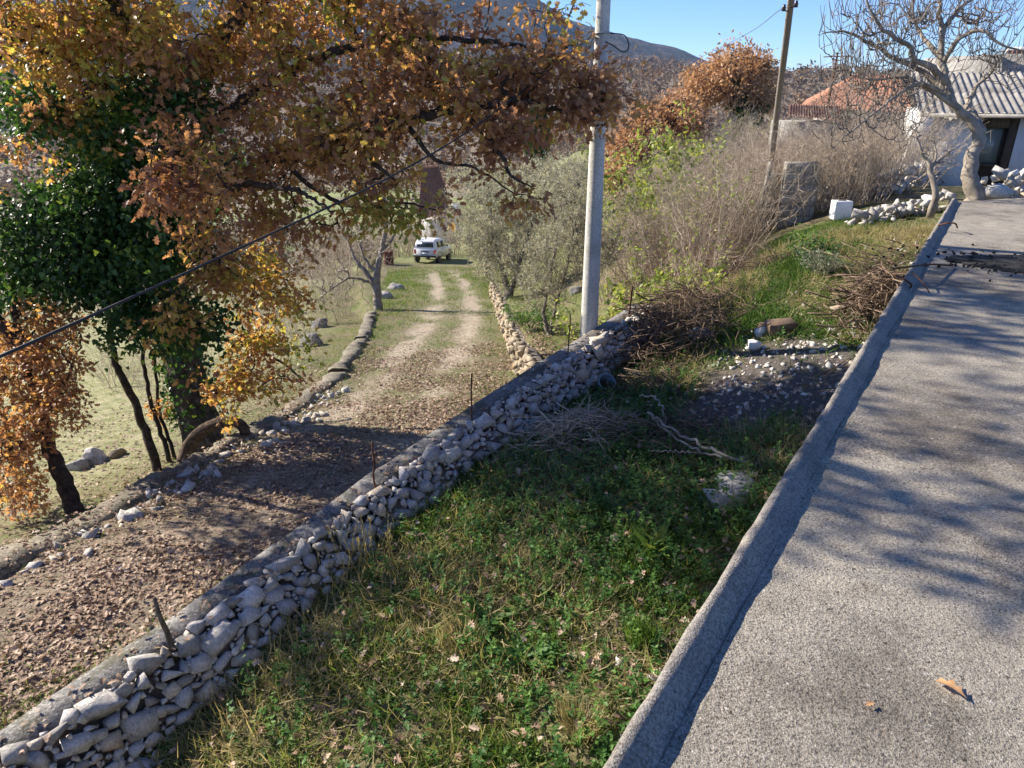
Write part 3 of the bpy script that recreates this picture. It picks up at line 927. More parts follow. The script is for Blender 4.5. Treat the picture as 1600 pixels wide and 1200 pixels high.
limbs = [
    ([(262, 400, bt - .25), (330, 330, bt - .8), (420, 255, bt - 1.5), (520, 215, 8.2), (620, 190, 7.9), (720, 172, 7.7), (800, 158, 7.6), (870, 172, 7.6), (935, 196, 7.6)], .11, .012),
    ([(520, 215, 8.2), (560, 240, 8.1), (600, 268, 8.0), (618, 282, 8.0)], .05, .012),
    ([(720, 172, 7.7), (770, 225, 7.6), (800, 275, 7.5), (830, 292, 7.5)], .035, .008),
    ([(640, 200, 7.9), (680, 250, 7.8), (740, 262, 7.7), (800, 300, 7.7)], .03, .007),
    ([(800, 158, 7.6), (785, 130, 7.6), (840, 95, 7.6), (860, 60, 7.7)], .03, .008),
    ([(255, 280, bt - .35), (340, 190, 9.0), (440, 120, 8.5), (560, 70, 8.2), (680, 60, 8.0), (800, 70, 7.9), (870, 90, 7.9)], .085, .008),
    ([(250, 160, bt - .6), (340, 60, 8.6), (450, -30, 8.1), (600, -90, 7.8)], .11, .02),
    ([(252, 230, bt - .4), (180, 150, 9.0), (90, 90, 8.6), (-40, 40, 8.4)], .10, .015),
    ([(250, 120, bt - .6), (200, 40, 8.6), (120, -40, 8.2), (20, -90, 8.0)], .08, .015),
    ([(258, 330, bt - .3), (330, 300, 8.6), (400, 290, 7.8), (470, 300, 7.4), (520, 330, 7.2)], .06, .01),
    ([(275, 500, bt - .15), (340, 440, bt + .1), (420, 420, bt + .1), (480, 470, bt + .1)], .05, .01),
    ([(272, 540, bt - .1), (350, 530, bt + .2), (430, 560, bt + .3), (480, 600, bt + .3)], .045, .01),
    ([(440, 250, 8.6), (500, 300, 8.6), (560, 325, 8.6), (630, 318, 8.6), (684, 330, 8.6)], .035, .007),
    ([(330, 330, 9.1), (300, 260, 8.2), (250, 230, 7.4), (200, 240, 7.0)], .05, .01),
    ([(305, 628, bt - .02), (330, 618, bt - .1), (352, 608, bt - .15)], .10, .07),
]
limbs += [([W(250, 120, bt - .6), np.array([-4.2, 7.8, 3.2]), np.array([-4.0, 7.9, 4.6]), np.array([-3.9, 8.0, 5.6])], .11, .02), ([np.array([-4.2, 7.8, 3.2]), np.array([-4.6, 6.6, 3.5]), np.array([-4.3, 5.3, 3.8])], .06, .012), ([np.array([-4.1, 7.8, 3.6]), np.array([-3.0, 7.6, 4.1]), np.array([-1.4, 7.6, 4.2])], .06, .012)]
polys, nodes, dirs, rad = skel(limbs)
obj('branch', limb_geo(polys, 8), M_BARK_DARK, oak, True)
blobs = [  # u v t ru rv rt n  colour-mean
    (420, 150, 8.3, 170, 100, .9, 270, .28), (360, 300, 8.6, 120, 90, .7, 150, .28), (285, 270, 7.4, 70, 65, .5, 110, .20),
    (590, 150, 8.0, 150, 95, .8, 205, .34), (720, 150, 7.8, 130, 65, .6, 140, .36), (650, 50, 8.0, 130, 60, .7, 170, .42),
    (845, 140, 7.7, 75, 55, .4, 90, .30), (925, 165, 7.6, 46, 42, .3, 80, .22), (840, 80, 7.8, 60, 40, .4, 45, .42),
    (780, 225, 7.6, 90, 40, .4, 75, .42), (560, 260, 8.2, 110, 60, .5, 95, .42), (575, 330, 8.6, 85, 55, .5, 75, .48),
    (470, 330, 8.8, 80, 60, .5, 50, .52), (800, 305, 7.6, 32, 40, .3, 16, .48), (690, 330, 8.5, 24, 22, .2, 8, .40),
    (420, 40, 8.3, 180, 70, .9, 260, .58), (250, 60, 8.6, 150, 90, .8, 230, .62), (90, 80, 8.5, 140, 90, .8, 240, .62),
    (100, 10, 8.2, 150, 70, .7, 130, .66), (130, 190, 8.7, 80, 45, .4, 70, .60), (60, 250, 8.9, 40, 25, .3, 14, .62),
    (400, 440, 10.2, 85, 70, .6, 135, .60), (420, 550, 10.4, 80, 75, .6, 125, .62), (330, 420, 9.4, 50, 70, .4, 70, .60),
    (280, 480, 9.2, 40, 40, .3, 30, .72), (370, 610, 10.3, 40, 40, .4, 40, .60),
    (560, -70, 7.9, 260, 60, .9, 200, .45), (200, -90, 8.2, 260, 60, .9, 180, .60), (860, 20, 7.9, 40, 30, .4, 10, .4),
]
T_ = []; C_ = []
for (u, v, t, ru, rv, rt, n, cm) in blobs:
    # crowns are lumpy: sub-clumps inside every blob
    k = max(3, n // 9)
    cc = ell(k, u, v, t, ru, rv, rt, .5)
    idx = rng.integers(0, k, n)
    T_.append(cc[idx] + rng.normal(size=(n, 3)) * np.array([.15, .18, .11]))
    cl = np.clip(cm + rng.normal(size=k) * .22, 0, 1)
    C_.append(np.clip(cl[idx] + rng.normal(size=n) * .06, 0, 1))
for (x, y, z, rx, ry, rz_, n) in [(-4.3, 8.2, 4.6, 2.2, 1.8, 1.5, 260), (-2.2, 7.6, 4.0, 1.6, 1.4, .9, 150), (-5.6, 6.4, 3.6, 1.6, 1.2, .9, 150), (-4.2, 5.2, 3.7, 1.1, .8, .6, 80), (-3.0, 9.6, 4.6, 1.8, 1.3, 1.0, 150), (-6.4, 8.8, 3.4, 1.3, 1.3, 1.1, 160), (-7.2, 7.4, 1.9, 1.1, 1.1, 1.1, 170), (-7.6, 8.8, .6, 1.1, 1.0, 1.2, 150)]:  # oak crown out of view, clumps added to shade yard and slab
    k = max(3, n // 10); cc = ell_w(k, (x, y, z), (rx, ry, rz_), .5); idx = rng.integers(0, k, n)
    T_.append(cc[idx] + rng.normal(size=(n, 3)) * .2); C_.append(np.clip(.45 + rng.normal(size=n) * .2, 0, 1))
T_ = np.concatenate(T_); C_ = np.concatenate(C_)
P, R, order = grow(nodes, dirs, T_, up=.1, r_tip=.0032, wig=.12, rmax=.03)
V, Fs = tubes(P, R, 4)
obj('twigs', (V, Fs), M_BARK_DARK, oak, True, None, 'stuff')
tips = P[:, -1]; out = unit(P[:, -1] - P[:, -2]); col = C_[order]
Q, a, nr, sz, rn = leaf_fan(tips, 7, .066, .096, OAK, .25, .35, col, .15, out)
Q2, a2, nr2, sz2, rn2 = leaf_fan(P[:, 3], 2, .05, .088, OAK, .25, .3, col, .15, out)
Q = np.concatenate([Q, Q2]); a = np.concatenate([a, a2]); nr = np.concatenate([nr, nr2]); sz = np.concatenate([sz, sz2]); rn = np.concatenate([rn, rn2])
# the 300 leaves that show largest are parts of their own
dc = np.linalg.norm(Q - np.array([0, 0, CAMZ]), axis=1)
rel = Q - np.array([0, 0, CAMZ]); fwd = rel[:, 1] * CP - rel[:, 2] * SP
upc = rel[:, 1] * SP + rel[:, 2] * CP
pu = 800 + FPX * rel[:, 0] / fwd; pv = 600 - FPX * upc / fwd
inside = (pu > 5) & (pu < 1595) & (pv > 5)
edge = (pu > 560) | (pu < 300) & (pv > 150)
score = sz / dc * np.where(inside, 1, 0) * np.where(edge, 1.25, 1)
top = np.argsort(-score)[:300]
mask = np.ones(len(Q), bool); mask[top] = False
V, Fs, at = scatter(OAK, Q[mask], a[mask], nr[mask], sz[mask], rn[mask])
obj('foliage', (V, Fs), M_OAKLEAF, oak, False, {'rnd': at}, 'stuff')
leaf_me = [mk_mesh('leaf', OAK[0], OAK[1], {'rnd': np.full(len(OAK[0]), (i + .5) / 14)}, False, M_OAKLEAF) for i in range(14)]
S_, A_, N_ = frames(a[top], nr[top])
o0 = org(oak)
for i, j in enumerate(top):
    o = link('leaf', leaf_me[min(13, int(rn[j] * 14))], oak)
    M = Matrix(((S_[i][0], A_[i][0], N_[i][0]), (S_[i][1], A_[i][1], N_[i][1]), (S_[i][2], A_[i][2], N_[i][2])))
    o.matrix_local = Matrix.LocRotScale(Vector(Q[j] - o0), M.to_quaternion(), Vector((sz[j],) * 3))
# ivy on the trunk and through the crown
IV = []
k = rng.integers(16, 66, 2600); th = rng.uniform(0, 6.28, 2600)
T0 = TC[k]; rr = tr_[k] * rng.uniform(1.0, 1.5, 2600) + .02
IV.append(T0 + np.stack([np.cos(th) * rr, np.sin(th) * rr, rng.normal(size=2600) * .08], -1))
for (u, v, t, ru, rv, rt, n) in [(240, 230, 9.6, 85, 100, .5, 2600), (240, 165, 8.9, 90, 50, .4, 2300), (60, 165, 8.8, 55, 35, .3, 900), (150, 215, 8.9, 60, 35, .3, 900), (300, 150, 8.6, 40, 60, .3, 500), (90, 140, 9.9, 70, 60, .5, 900), (250, 380, 9.6, 80, 90, .5, 3600), (90, 350, 9.6, 100, 75, .6, 5000), (150, 270, 9.7, 70, 40, .5, 1500), (190, 330, 9.6, 60, 70, .5, 1600), (60, 430, 9.6, 90, 50, .5, 2400), (170, 430, 9.6, 70, 60, .5, 2600), (230, 510, 9.7, 60, 50, .35, 1100), (40, 180, 9.8, 60, 45, .5, 900), (300, 520, 9.7, 45, 55, .35, 900), (330, 260, 9.7, 60, 80, .5, 900), (190, 480, 9.5, 50, 60, .3, 500)]:
    kk = max(4, n // 60); cc = ell(kk, u, v, t, ru, rv, rt, .5); IV.append(cc[rng.integers(0, kk, n)] + rng.normal(size=(n, 3)) * .15)
IV = np.concatenate(IV)
cb = fbm(IV[:, 0] * 2.2, IV[:, 2] * 2.2 + IV[:, 1], 3)
V, Fs, at = scatter(IVY, IV, unit(rng.normal(size=IV.shape) * .8 + np.array([-.1, -.3, -.7])), unit(rng.normal(size=IV.shape) * .7 + np.array([-.3, -.5, .5])), rng.uniform(.05, .095, len(IV)), np.clip(.45 + cb * 1.2 + rng.normal(size=len(IV)) * .2, 0, 1))
obj('ivy', (V, Fs), M_IVY, oak, False, {'rnd': at}, 'stuff')

# stems at the foot of the oak
def stem_tree(name, label, pts, r0, r1, tgt, percol, cat='tree', group=None, M=M_OAKLEAF, per=7, T=OAK, size=.075, spread=.06, extra=None, bark=None, rt=.003, up=.1, S=8):
    P0 = np.array([W(*p) if not isinstance(p, np.ndarray) else p for p in pts])
    b0 = P0[0].copy()
    t = thing(name, label, cat, b0, group)
    lines = [([*P0], r0, r1)] + (extra or [])
    polys, nodes, dirs, rad = skel(lines)
    k = polys[0]
    obj('trunk', trunk_geo(k[0], k[1], 12, .10, rng.random() * 9), bark or M_BARK_DARK, t, True)
    if len(polys) > 1: obj('branch', limb_geo(polys[1:], 7), bark or M_BARK_DARK, t, True)
    if tgt is not None and len(tgt):
        P, R, order = grow(nodes[len(nodes) // 4:], dirs[len(nodes) // 4:], tgt, up=up, r_tip=rt, wig=.12, rmax=r0 * .4)
        obj('twigs', tubes(P, R, 4), bark or M_BARK_DARK, t, True, None, 'stuff')
        if per:
            col = np.clip(percol + rng.normal(size=len(tgt)) * .12, 0, 1)
            Q, a, nr, sz, rn = leaf_fan(P[:, -1], per, spread, size, T, .25, .3, col, .1, unit(P[:, -1] - P[:, -2]))
            V, Fs, at = scatter(T, Q, a, nr, sz, rn)
            obj('foliage', (V, Fs), M, t, False, {'rnd': at}, 'stuff')
    return t
g1 = WG(246, 735); tt1 = tdep(g1)
stem_tree('young_tree', 'dark crooked slender stem leaning up left beside the big oak', [g1 - [0, 0, .2], g1, W(225, 665, tt1), W(196, 600, tt1), W(178, 560, tt1), W(172, 510, tt1), W(160, 440, tt1)], .075, .04, ell(60, 150, 420, tt1, 70, 60, .4), .75, per=9, M=M_IVY, T=IVY, size=.06)
g2 = WG(266, 722); tt2 = tdep(g2)
stem_tree('young_tree', 'thin dark stem next to the oak trunk, left one of the close pair', [g2 - [0, 0, .2], g2, W(250, 670, tt2), W(235, 625, tt2), W(225, 570, tt2), W(222, 500, tt2)], .042, .028, ell(25, 225, 490, tt2, 35, 30, .3), .75, per=9, M=M_IVY, T=IVY, size=.055)
g3 = WG(274, 718); tt3 = tdep(g3)
stem_tree('young_tree', 'thin dark stem touching the oak trunk, right one of the close pair', [g3 - [0, 0, .2], g3, W(262, 680, tt3), W(248, 640, tt3), W(245, 590, tt3), W(240, 520, tt3)], .034, .022, ell(40, 250, 640, tt3, 22, 18, .25), .42, per=5)
# small brown oak at the left edge
g4 = WG(118, 800); tt4 = tdep(g4)
tg = np.concatenate([ell_w(n_, c_, r3_, .5) for (c_, r3_, n_) in [((-8.7, 9.4, 2.2), (1.3, 1.2, 1.2), 150), ((-8.4, 9.3, 4.1), (1.3, 1.2, 1.2), 170), ((-7.7, 10.7, 4.5), (1.0, 1.1, 1.0), 120)]] + [ell(k, u, v, t, ru, rv, .6, .5) for (u, v, t, ru, rv, k) in [(60, 560, tt4, 85, 90, 300), (20, 680, tt4 - .3, 60, 60, 140), (85, 640, tt4 - .2, 55, 45, 90), (25, 760, tt4 - .5, 45, 50, 90), (-40, 600, tt4, 70, 120, 160), (90, 500, tt4 + .3, 55, 40, 50)]])  # leading clumps lie unseen left of view, added to shade wall and yard
stem_tree('small_oak_tree', 'small rust brown oak leaning at the low wall on the left', [g4 - [0, 0, .3], g4, W(95, 740, tt4), W(75, 690, tt4), W(60, 630, tt4), W(40, 560, tt4), W(20, 480, tt4)], .13, .04, tg, .38, per=8, size=.075, spread=.06,
          extra=[([W(40, 560, tt4), np.array([-7.6, 9.2, .4]), np.array([-8.3, 9.3, 2.2]), np.array([-8.3, 9.5, 4.4])], .07, .015), ([W(70, 680, tt4), W(20, 700, tt4 - .3), W(-20, 740, tt4 - .5)], .04, .012), ([W(62, 640, tt4), W(100, 600, tt4), W(120, 550, tt4)], .035, .01)])  # the long limb carries the added out-of-view clumps

# pale bare tree at the end of the low wall
g5 = WG(592, 484); t5 = tdep(g5)
tg5 = np.concatenate([ell(170, 570, 380, t5, 70, 70, 1.6), ell(60, 500, 440, t5, 55, 45, 1.0), ell(40, 540, 465, t5, 60, 30, .8), ell(70, 620, 350, t5, 40, 50, 1.0)])
stem_tree('bare_tree', 'pale leafless fig tree standing at the end of the low wall by the track', [g5 - [0, 0, .3], g5, W(589, 450, t5), W(590, 420, t5), W(598, 385, t5), W(604, 340, t5), W(600, 300, t5)], .20, .05, tg5, 0, per=0, bark=M_BARK_PALE, rt=.007, up=.4,
          extra=[([W(589, 452, t5), W(575, 430, t5), W(555, 405, t5), W(545, 380, t5)], .13, .03), ([W(590, 425, t5), W(575, 412, t5), W(560, 380, t5)], .09, .03), ([W(578, 440, t5), W(545, 435, t5 - .2), (515, 455, t5 - .4)], .06, .02), ([W(596, 395, t5), W(615, 370, t5), W(625, 330, t5)], .06, .02)])

# rust-brown oaks beyond the thicket
def far_oak(label, u, vbase, y0, cells, n, trunk_r, ivy=None, per=8, size=.2, cm=.5):
    d = ray(u, vbase); t = y0 / d[1]
    b = W(u, vbase, t)
    tg = np.concatenate([ell(k, uu, vv, t + dt, ru, rv, rt, .5) for (uu, vv, dt, ru, rv, rt, k) in cells])
    kc = max(6, len(tg) // 9); cs = tg[rng.integers(0, len(tg), kc)]; near_ = np.argmin(np.linalg.norm(tg[:, None] - cs[None], axis=2), axis=1)
    tg = cs[near_] * .62 + tg * .38
    o = stem_tree('rust_oak_tree', label, [b - [0, 0, .6], b, W(u + 2, vbase - 25, t), W(u + 4, vbase - 60, t), W(u, vbase - 95, t)], trunk_r, trunk_r * .3, tg, cm, per=per, size=size, spread=size * 1.1, M=M_BROWNLEAF, rt=.012, T=LEAF)
    if ivy is not None:
        I = np.concatenate([ell(k, uu, vv, t - .6, ru, rv, 1.0, .5) for (uu, vv, ru, rv, k) in ivy])
        V, Fs, at = scatter(IVY, I, rdir(len(I)), unit(rng.normal(size=I.shape) + [0, -.5, .6]), rng.uniform(.12, .22, len(I)), np.clip(.3 + rng.normal(size=len(I)) * .2, 0, 1))
        obj('ivy', (V, Fs), M_IVY, o, False, {'rnd': at}, 'stuff')
    return o
far_oak('tall rust brown oak with dark ivy on its trunk behind the thicket', 1152, 205, 50, [(1155, 100, 0, 60, 35, 3, 420), (1110, 125, 0, 45, 32, 2.5, 260), (1185, 125, 0, 32, 42, 2.5, 240), (1090, 150, -1, 40, 24, 2, 170), (1195, 165, 0, 26, 22, 2, 80), (1140, 150, -1, 55, 22, 2, 170)], 0, .45, [(1155, 165, 18, 28, 1200), (1165, 185, 30, 16, 700), (1190, 165, 14, 12, 250), (1150, 130, 8, 14, 200)], size=.26)
far_oak('low spreading rust brown oak left of the tall one, behind the leaning pole', 1010, 290, 33, [(1035, 185, 0, 60, 35, 2, 330), (985, 225, -.5, 45, 45, 2, 300), (1080, 195, 0, 40, 28, 1.6, 190), (960, 270, -1, 30, 35, 1.4, 130), (1060, 165, .5, 40, 22, 1.4, 130)], 0, .3, None, size=.19, cm=.42)

# olive trees below the pole
def olive(label, base_uv, y0, crowns, trunk, n_per=26, size=.062, r=.09):
    d = ray(*base_uv); t = y0 / d[1]
    b = W(base_uv[0], base_uv[1], t)
    b[2] = float(gz(b[0], b[1]))
    tg = np.concatenate([ell(k, u, v, t + dt, ru, rv, rt, .42) for (u, v, dt, ru, rv, rt, k) in crowns])
    o = thing('olive_tree', label, 'olive tree', b)
    lines = [([b - [0, 0, .2], *[W(u, v, t + dt) for (u, v, dt) in line]], ra, rb) for line, ra, rb in trunk]
    polys, nodes, dirs, rad = skel(lines)
    obj('trunk', limb_geo(polys, 9, .08), M_BARK_OLIVE, o, True)
    P, R, order = grow(nodes, dirs, tg, up=-.1, r_tip=.004, wig=.1, rmax=.04)
    obj('twigs', tubes(P, R, 4), M_BARK_OLIVE, o, True, None, 'stuff')
    # leafy shoots: leaves strung along thin upward shoots
    m = len(P)
    sd = unit(rng.normal(size=(m * 3, 3)) * .55 + np.array([0, 0, .55]))
    sp = np.repeat(P[:, -1], 3, 0); sl = rng.uniform(.18, .42, m * 3)
    K = 9
    f = np.linspace(.05, 1, K)
    Q = sp[:, None] + sd[:, None] * (sl[:, None] * f[None])[..., None]
    Q = Q.reshape(-1, 3); n = len(Q)
    a = unit(np.repeat(sd, K, 0) * .9 + rdir(n) * .8)
    V, Fs, at = scatter(SLIM, Q, a, rdir(n), rng.uniform(.7, 1.25, n) * size, np.clip(np.repeat(rng.random(m * 3) * .5 + .25, K) + rng.normal(size=n) * .2, 0, 1))
    obj('foliage', (V, Fs), M_OLIVE, o, False, {'rnd': at}, 'stuff')
    K2 = np.stack([sp, sp + sd * sl[:, None] * .5, sp + sd * sl[:, None]], 1)
    obj('shoots', tubes(K2, np.repeat([[.0035, .0028, .0015]], len(K2), 0), 3, False), M_TWIG, o, False, {'rnd': np.full(len(K2) * 9, .3)})
    return o
olive('big silvery olive tree with a wide crown between the track and the concrete pole', (795, 478), 23, [(780, 350, 0, 80, 65, 1.4, 340), (850, 310, 0, 75, 60, 1.4, 300), (740, 320, .8, 45, 50, 1.0, 110), (800, 420, -.5, 70, 40, 1.1, 200), (752, 390, 0, 30, 32, .8, 55)],
      [([(793, 455, 0), (785, 420, .1), (770, 370, .1), (765, 320, .2)], .15, .04), ([(800, 450, -.1), (815, 400, -.1), (835, 340, 0), (850, 290, 0)], .11, .03)], size=.10)
olive('smaller grey olive tree right behind the concrete pole', (856, 545), 14.5, [(870, 400, 0, 55, 55, .8, 170), (890, 330, .4, 50, 55, .9, 190), (930, 380, .4, 45, 60, .8, 130), (850, 455, -.2, 45, 35, .6, 80), (905, 280, 1, 40, 35, .8, 80)],
      [([(857, 520, 0), (850, 490, 0), (858, 440, .05), (870, 380, .1)], .06, .025), ([(860, 520, .1), (868, 480, .1), (885, 420, .1), (900, 340, .2)], .045, .02)], size=.065)
olive('grey green olive tree far behind the bare oak branches near the cypress', (760, 345), 42, [(760, 285, 0, 70, 35, 2, 170), (860, 275, 0, 60, 30, 2, 140)], [([(765, 320, 0), (762, 290, 0)], .2, .06)], size=.16)

# cypress trees
def cypress(label, u, vb, vt, y0, hw):
    d = ray(u, vb); t = y0 / d[1]; b = W(u, vb, t); top = W(u + 4, vt, t); H = top[2] - b[2]
    o = thing('cypress_tree', label, 'cypress', b)
    obj('trunk', tubes(np.array([[b - [0, 0, .5], b + [0, 0, H * .5], b + [0, 0, H * .9]]]), np.array([[.16, .1, .03]]), 7), M_BARK_DARK, o, True)
    n = 5200; z = rng.random(n) ** .9; th = rng.uniform(0, 6.28, n)
    w = hw * np.minimum(1, (1 - z) * 2.2) ** .7 * (.6 + .4 * np.minimum(1, z * 6)) * rng.uniform(.55, 1.05, n) * (1 + .3 * fbm(th * 2, z * 9, 3))
    Q = b + np.stack([np.cos(th) * w, np.sin(th) * w, z * H], -1)
    V, Fs, at = scatter(SLIM, Q, unit(np.stack([np.cos(th) * .5, np.sin(th) * .5, np.ones(n)], -1) + rdir(n) * .4), rdir(n), rng.uniform(.25, .5, n), rng.random(n) * .5)
    obj('foliage', (V, Fs), M_IVY, o, False, {'rnd': at}, 'stuff')
cypress('narrow dark cypress seen beyond the oak branches left of the concrete pole', 838, 256, 152, 62, .95)

# green and yellow-green shrubs along the wall
def shrub(name, label, c, rad, nst, h, leaf=None, M=M_LIME, size=.06, per=4, tm=None, nleaf=0, lean=.35, T=LEAF, r0=.008, group=None, side=7, cat='shrub'):
    o = thing(name, label, cat, c, group)
    V, Fs, at, P = twig_bundle(np.asarray(c, float), rad, nst, h, lean, r0, side)
    obj('stems', (V, Fs), tm or M_TWIG, o, False, {'rnd': at})
    if per:
        tips = P[:, 2:].reshape(-1, 3)
        k = rng.integers(0, len(tips), nleaf)
        Q = tips[k] + rng.normal(size=(nleaf, 3)) * size * .7
        V, Fs, at = scatter(T, Q, unit(rng.normal(size=Q.shape) + [0, 0, -.15]), unit(rng.normal(size=Q.shape) + [0, 0, 1]), rng.uniform(.6, 1.3, nleaf) * size, np.clip(rng.random(nleaf), 0, 1))
        obj('foliage', (V, Fs), M, o, False, {'rnd': at}, 'stuff')
    return o
def twig_bundle(c, rad, nst, h, lean, r0, side, gnd=True):
    K = 7
    th = rng.uniform(0, 6.28, nst); rr = rad * np.sqrt(rng.random(nst)) * .6
    b = c + np.stack([np.cos(th) * rr, np.sin(th) * rr, 0 * th], -1)
    d = unit(np.stack([np.cos(th) * lean * rng.uniform(.2, 1.6, nst), np.sin(th) * lean * rng.uniform(.2, 1.6, nst), np.ones(nst)], -1) + rng.normal(size=(nst, 3)) * .15)
    L = h * rng.uniform(.6, 1.1, nst)
    f = np.linspace(0, 1, K)
    bend = unit(rng.normal(size=(nst, 3)) * [1, 1, .4]) * (L * .18)[:, None]
    P = b[:, None] + d[:, None] * (L[:, None] * f)[..., None] + bend[:, None] * (f ** 2)[None, :, None] + rng.normal(size=(nst, K, 3)) * (h * .012)
    R = r0 * rng.uniform(.6, 1.3, nst)[:, None] * (1 - .8 * f)[None]
    # side twigs
    n2 = nst * side
    i = np.repeat(np.arange(nst), side); k = rng.integers(2, K, n2)
    b2 = P[i, k]; d2 = unit(np.repeat(d, side, 0) * .8 + rdir(n2) * .9)
    L2 = h * rng.uniform(.12, .38, n2) * (1.15 - k / K * .6)
    f2 = np.linspace(0, 1, 5)
    P2 = b2[:, None] + d2[:, None] * (L2[:, None] * f2)[..., None] + (np.array([0, 0, 1.0]) * .25 * L2[:, None])[:, None] * (f2 ** 2)[None, :, None] + rng.normal(size=(n2, 5, 3)) * (h * .012)
    R2 = r0 * .42 * rng.uniform(.6, 1.2, n2)[:, None] * (1 - .7 * f2)[None]
    n3 = n2 * 2
    i3 = np.repeat(np.arange(n2), 2); k3 = rng.integers(1, 5, n3)
    b3 = P2[i3, k3]; d3 = unit(np.repeat(d2, 2, 0) * .7 + rdir(n3) * .9); L3 = h * rng.uniform(.05, .16, n3)
    f3 = np.linspace(0, 1, 3)
    P3 = b3[:, None] + d3[:, None] * (L3[:, None] * f3)[..., None]
    R3 = r0 * .22 * np.ones((n3, 1)) * (1 - .5 * f3)[None]
    A = tubes(P, R, 4, False); B = tubes(P2, R2, 3, False); C = tubes(P3, R3, 3, False)
    r1 = np.repeat(rng.random(nst), K * 4); r2 = np.repeat(rng.random(n2), 15); r3 = np.repeat(rng.random(n3), 9)
    V, Fs = join(A, B, C)
    return V, Fs, np.concatenate([r1, r2, r3]), P2
def bush_at(u, v, y0):
    d = ray(u, v); t = y0 / d[1]; p = W(u, v, t); p[2] = float(gz(p[0], p[1])) - .05; return p
shrub('elder_shrub', 'tall shrub with bright yellow green leaves right of the concrete pole', bush_at(985, 470, 10.9), .6, 18, 1.9, 1, M_LIME, .10, 4, None, 4200, .32, LEAF, .010)
shrub('elder_shrub', 'loose yellow green shrub inside the tan thicket, farthest right of the leafy ones', bush_at(1075, 330, 15.5), .7, 18, 2.1, 1, M_LIME, .085, 4, None, 1500, .35, LEAF, .010)
shrub('elder_shrub', 'low bright green leafy shrub at the wall behind the thick iron post', bush_at(1012, 455, 11.5), .5, 16, 1.5, 1, M_LIME, .085, 4, None, 3000, .4, LEAF, .009)
shrub('elder_shrub', 'tall thin shrub with sparse yellow green leaves and bare pale stems over the brush pile', bush_at(1060, 430, 11.6), .45, 18, 2.05, 1, M_LIME, .06, 4, None, 900, .22, LEAF, .012)
shrub('elder_shrub', 'green leafy bush top showing above the grey thicket under the rust oak', bush_at(1030, 300, 20), 1.0, 18, 3.0, 1, M_LIME, .14, 4, None, 3200, .35, LEAF, .012)
shrub('green_bush', 'low dense green bush at the foot of the olive wall beside the track', bush_at(835, 510, 15.5), .5, 26, .75, 1, M_WEED, .06, 4, None, 1700, .5, LEAF, .006)
shrub('green_bush', 'yellow green broom bush below the tall rust oak', bush_at(1180, 235, 40), 1.6, 30, 2.0, 1, leafmat('broom_leaf', [(0, (.16, .17, .03)), (1, (.34, .32, .07))], .3), .16, 4, None, 1500, .5, SLIM, .012)
shrub('grey_shrub', 'pale grey leafless shrub beneath the ivy of the tall rust oak', bush_at(1135, 250, 36), 1.4, 40, 2.3, None, M_LIME, .05, 0, twigmat('silver_twig', (.30, .29, .26), (.48, .46, .42)), 0, .3, LEAF, .014)
shrub('sage_plant', 'grey green rounded herb clump on the grass in front of the brush', WG(1283, 428), .22, 30, .3, 1, M_SAGE, .035, 4, None, 1500, .7, LEAF, .003, cat='plant')
shrub('grass_clump', 'blue green tall grass clump beside the grey herb', WG(1262, 400), .3, 50, .28, 1, M_WEED, .12, 4, None, 420, .5, SLIM, .003, cat='plant')

# dry thicket between the wall and the houses
VV = []; 
def thicket(name, spots, hlo, hhi, mat, nst=15, side=7, r0=.009):
    gs = []; rn = []
    for p in spots:
        h = rng.uniform(hlo, hhi)
        V, F, at, _ = twig_bundle(np.asarray(p, float), .5 * h, nst, h, .35, r0 * h / 1.6, side)
        gs.append((V, F)); rn.append(at)
    o = obj(name, join(*gs), mat, None, False, {'rnd': np.concatenate(rn)}, 'stuff')
    return o
sp = []
for _ in range(900):
    u = rng.uniform(955, 1420); y0 = rng.uniform(14.5, 30)
    d = ray(u, 300); x = d[0] / d[1] * y0
    s, q = sq(x, y0)
    if q < 13.2 - .0 * s: continue
    if x - rwall_x(y0) < 2.0: continue
    sp.append([x, y0, float(gz(x, y0)) - .05])
    if len(sp) >= 160: break
thicket('thicket', [p for p in sp if p[1] < 20], 1.4, 2.2, M_TWIG, 18, 9, .010)
thicket('thicket', [p for p in sp if p[1] >= 20], 1.0, 1.6, M_TWIG, 18, 9, .011)
sp2 = []
for _ in range(300):
    u = rng.uniform(985, 1165); y0 = rng.uniform(12.3, 15.5); d = ray(u, 340); x = d[0] / d[1] * y0
    s, q = sq(x, y0)
    if s > .75 or q < 10.2 or s < -2.2: continue
    sp2.append([x, y0, float(gz(x, y0)) - .05])
thicket('thicket', sp2[:30], .8, 1.35, M_TWIG_MID, 18, 9, .010)
def px_h(u, v, y0, vt):  # height so that the top reaches image row vt
    d = ray(u, vt); return CAMZ + d[2] * y0 / d[1]
for lab, u, v, y0, vt, wd in (('tan leafless shrub left of the leaning pole, front of the thicket', 1150, 350, 14.6, 215, .5), ('tan leafless shrub standing right of the block wall', 1318, 310, 14.8, 205, .5),
                              ('tan leafless shrub in front of the buttress of the white house', 1365, 300, 14.6, 205, .45), ('tan leafless shrub over the brush pile at the wall end', 1100, 395, 12.6, 235, .45)):
    p = bush_at(u, v, y0); shrub('dry_shrub', lab, p, wd, 26, px_h(u, v, y0, vt) - p[2], None, M_LIME, .05, 0, M_TWIG, 0, .38, LEAF, .010, 'leafless shrubs of the thicket')

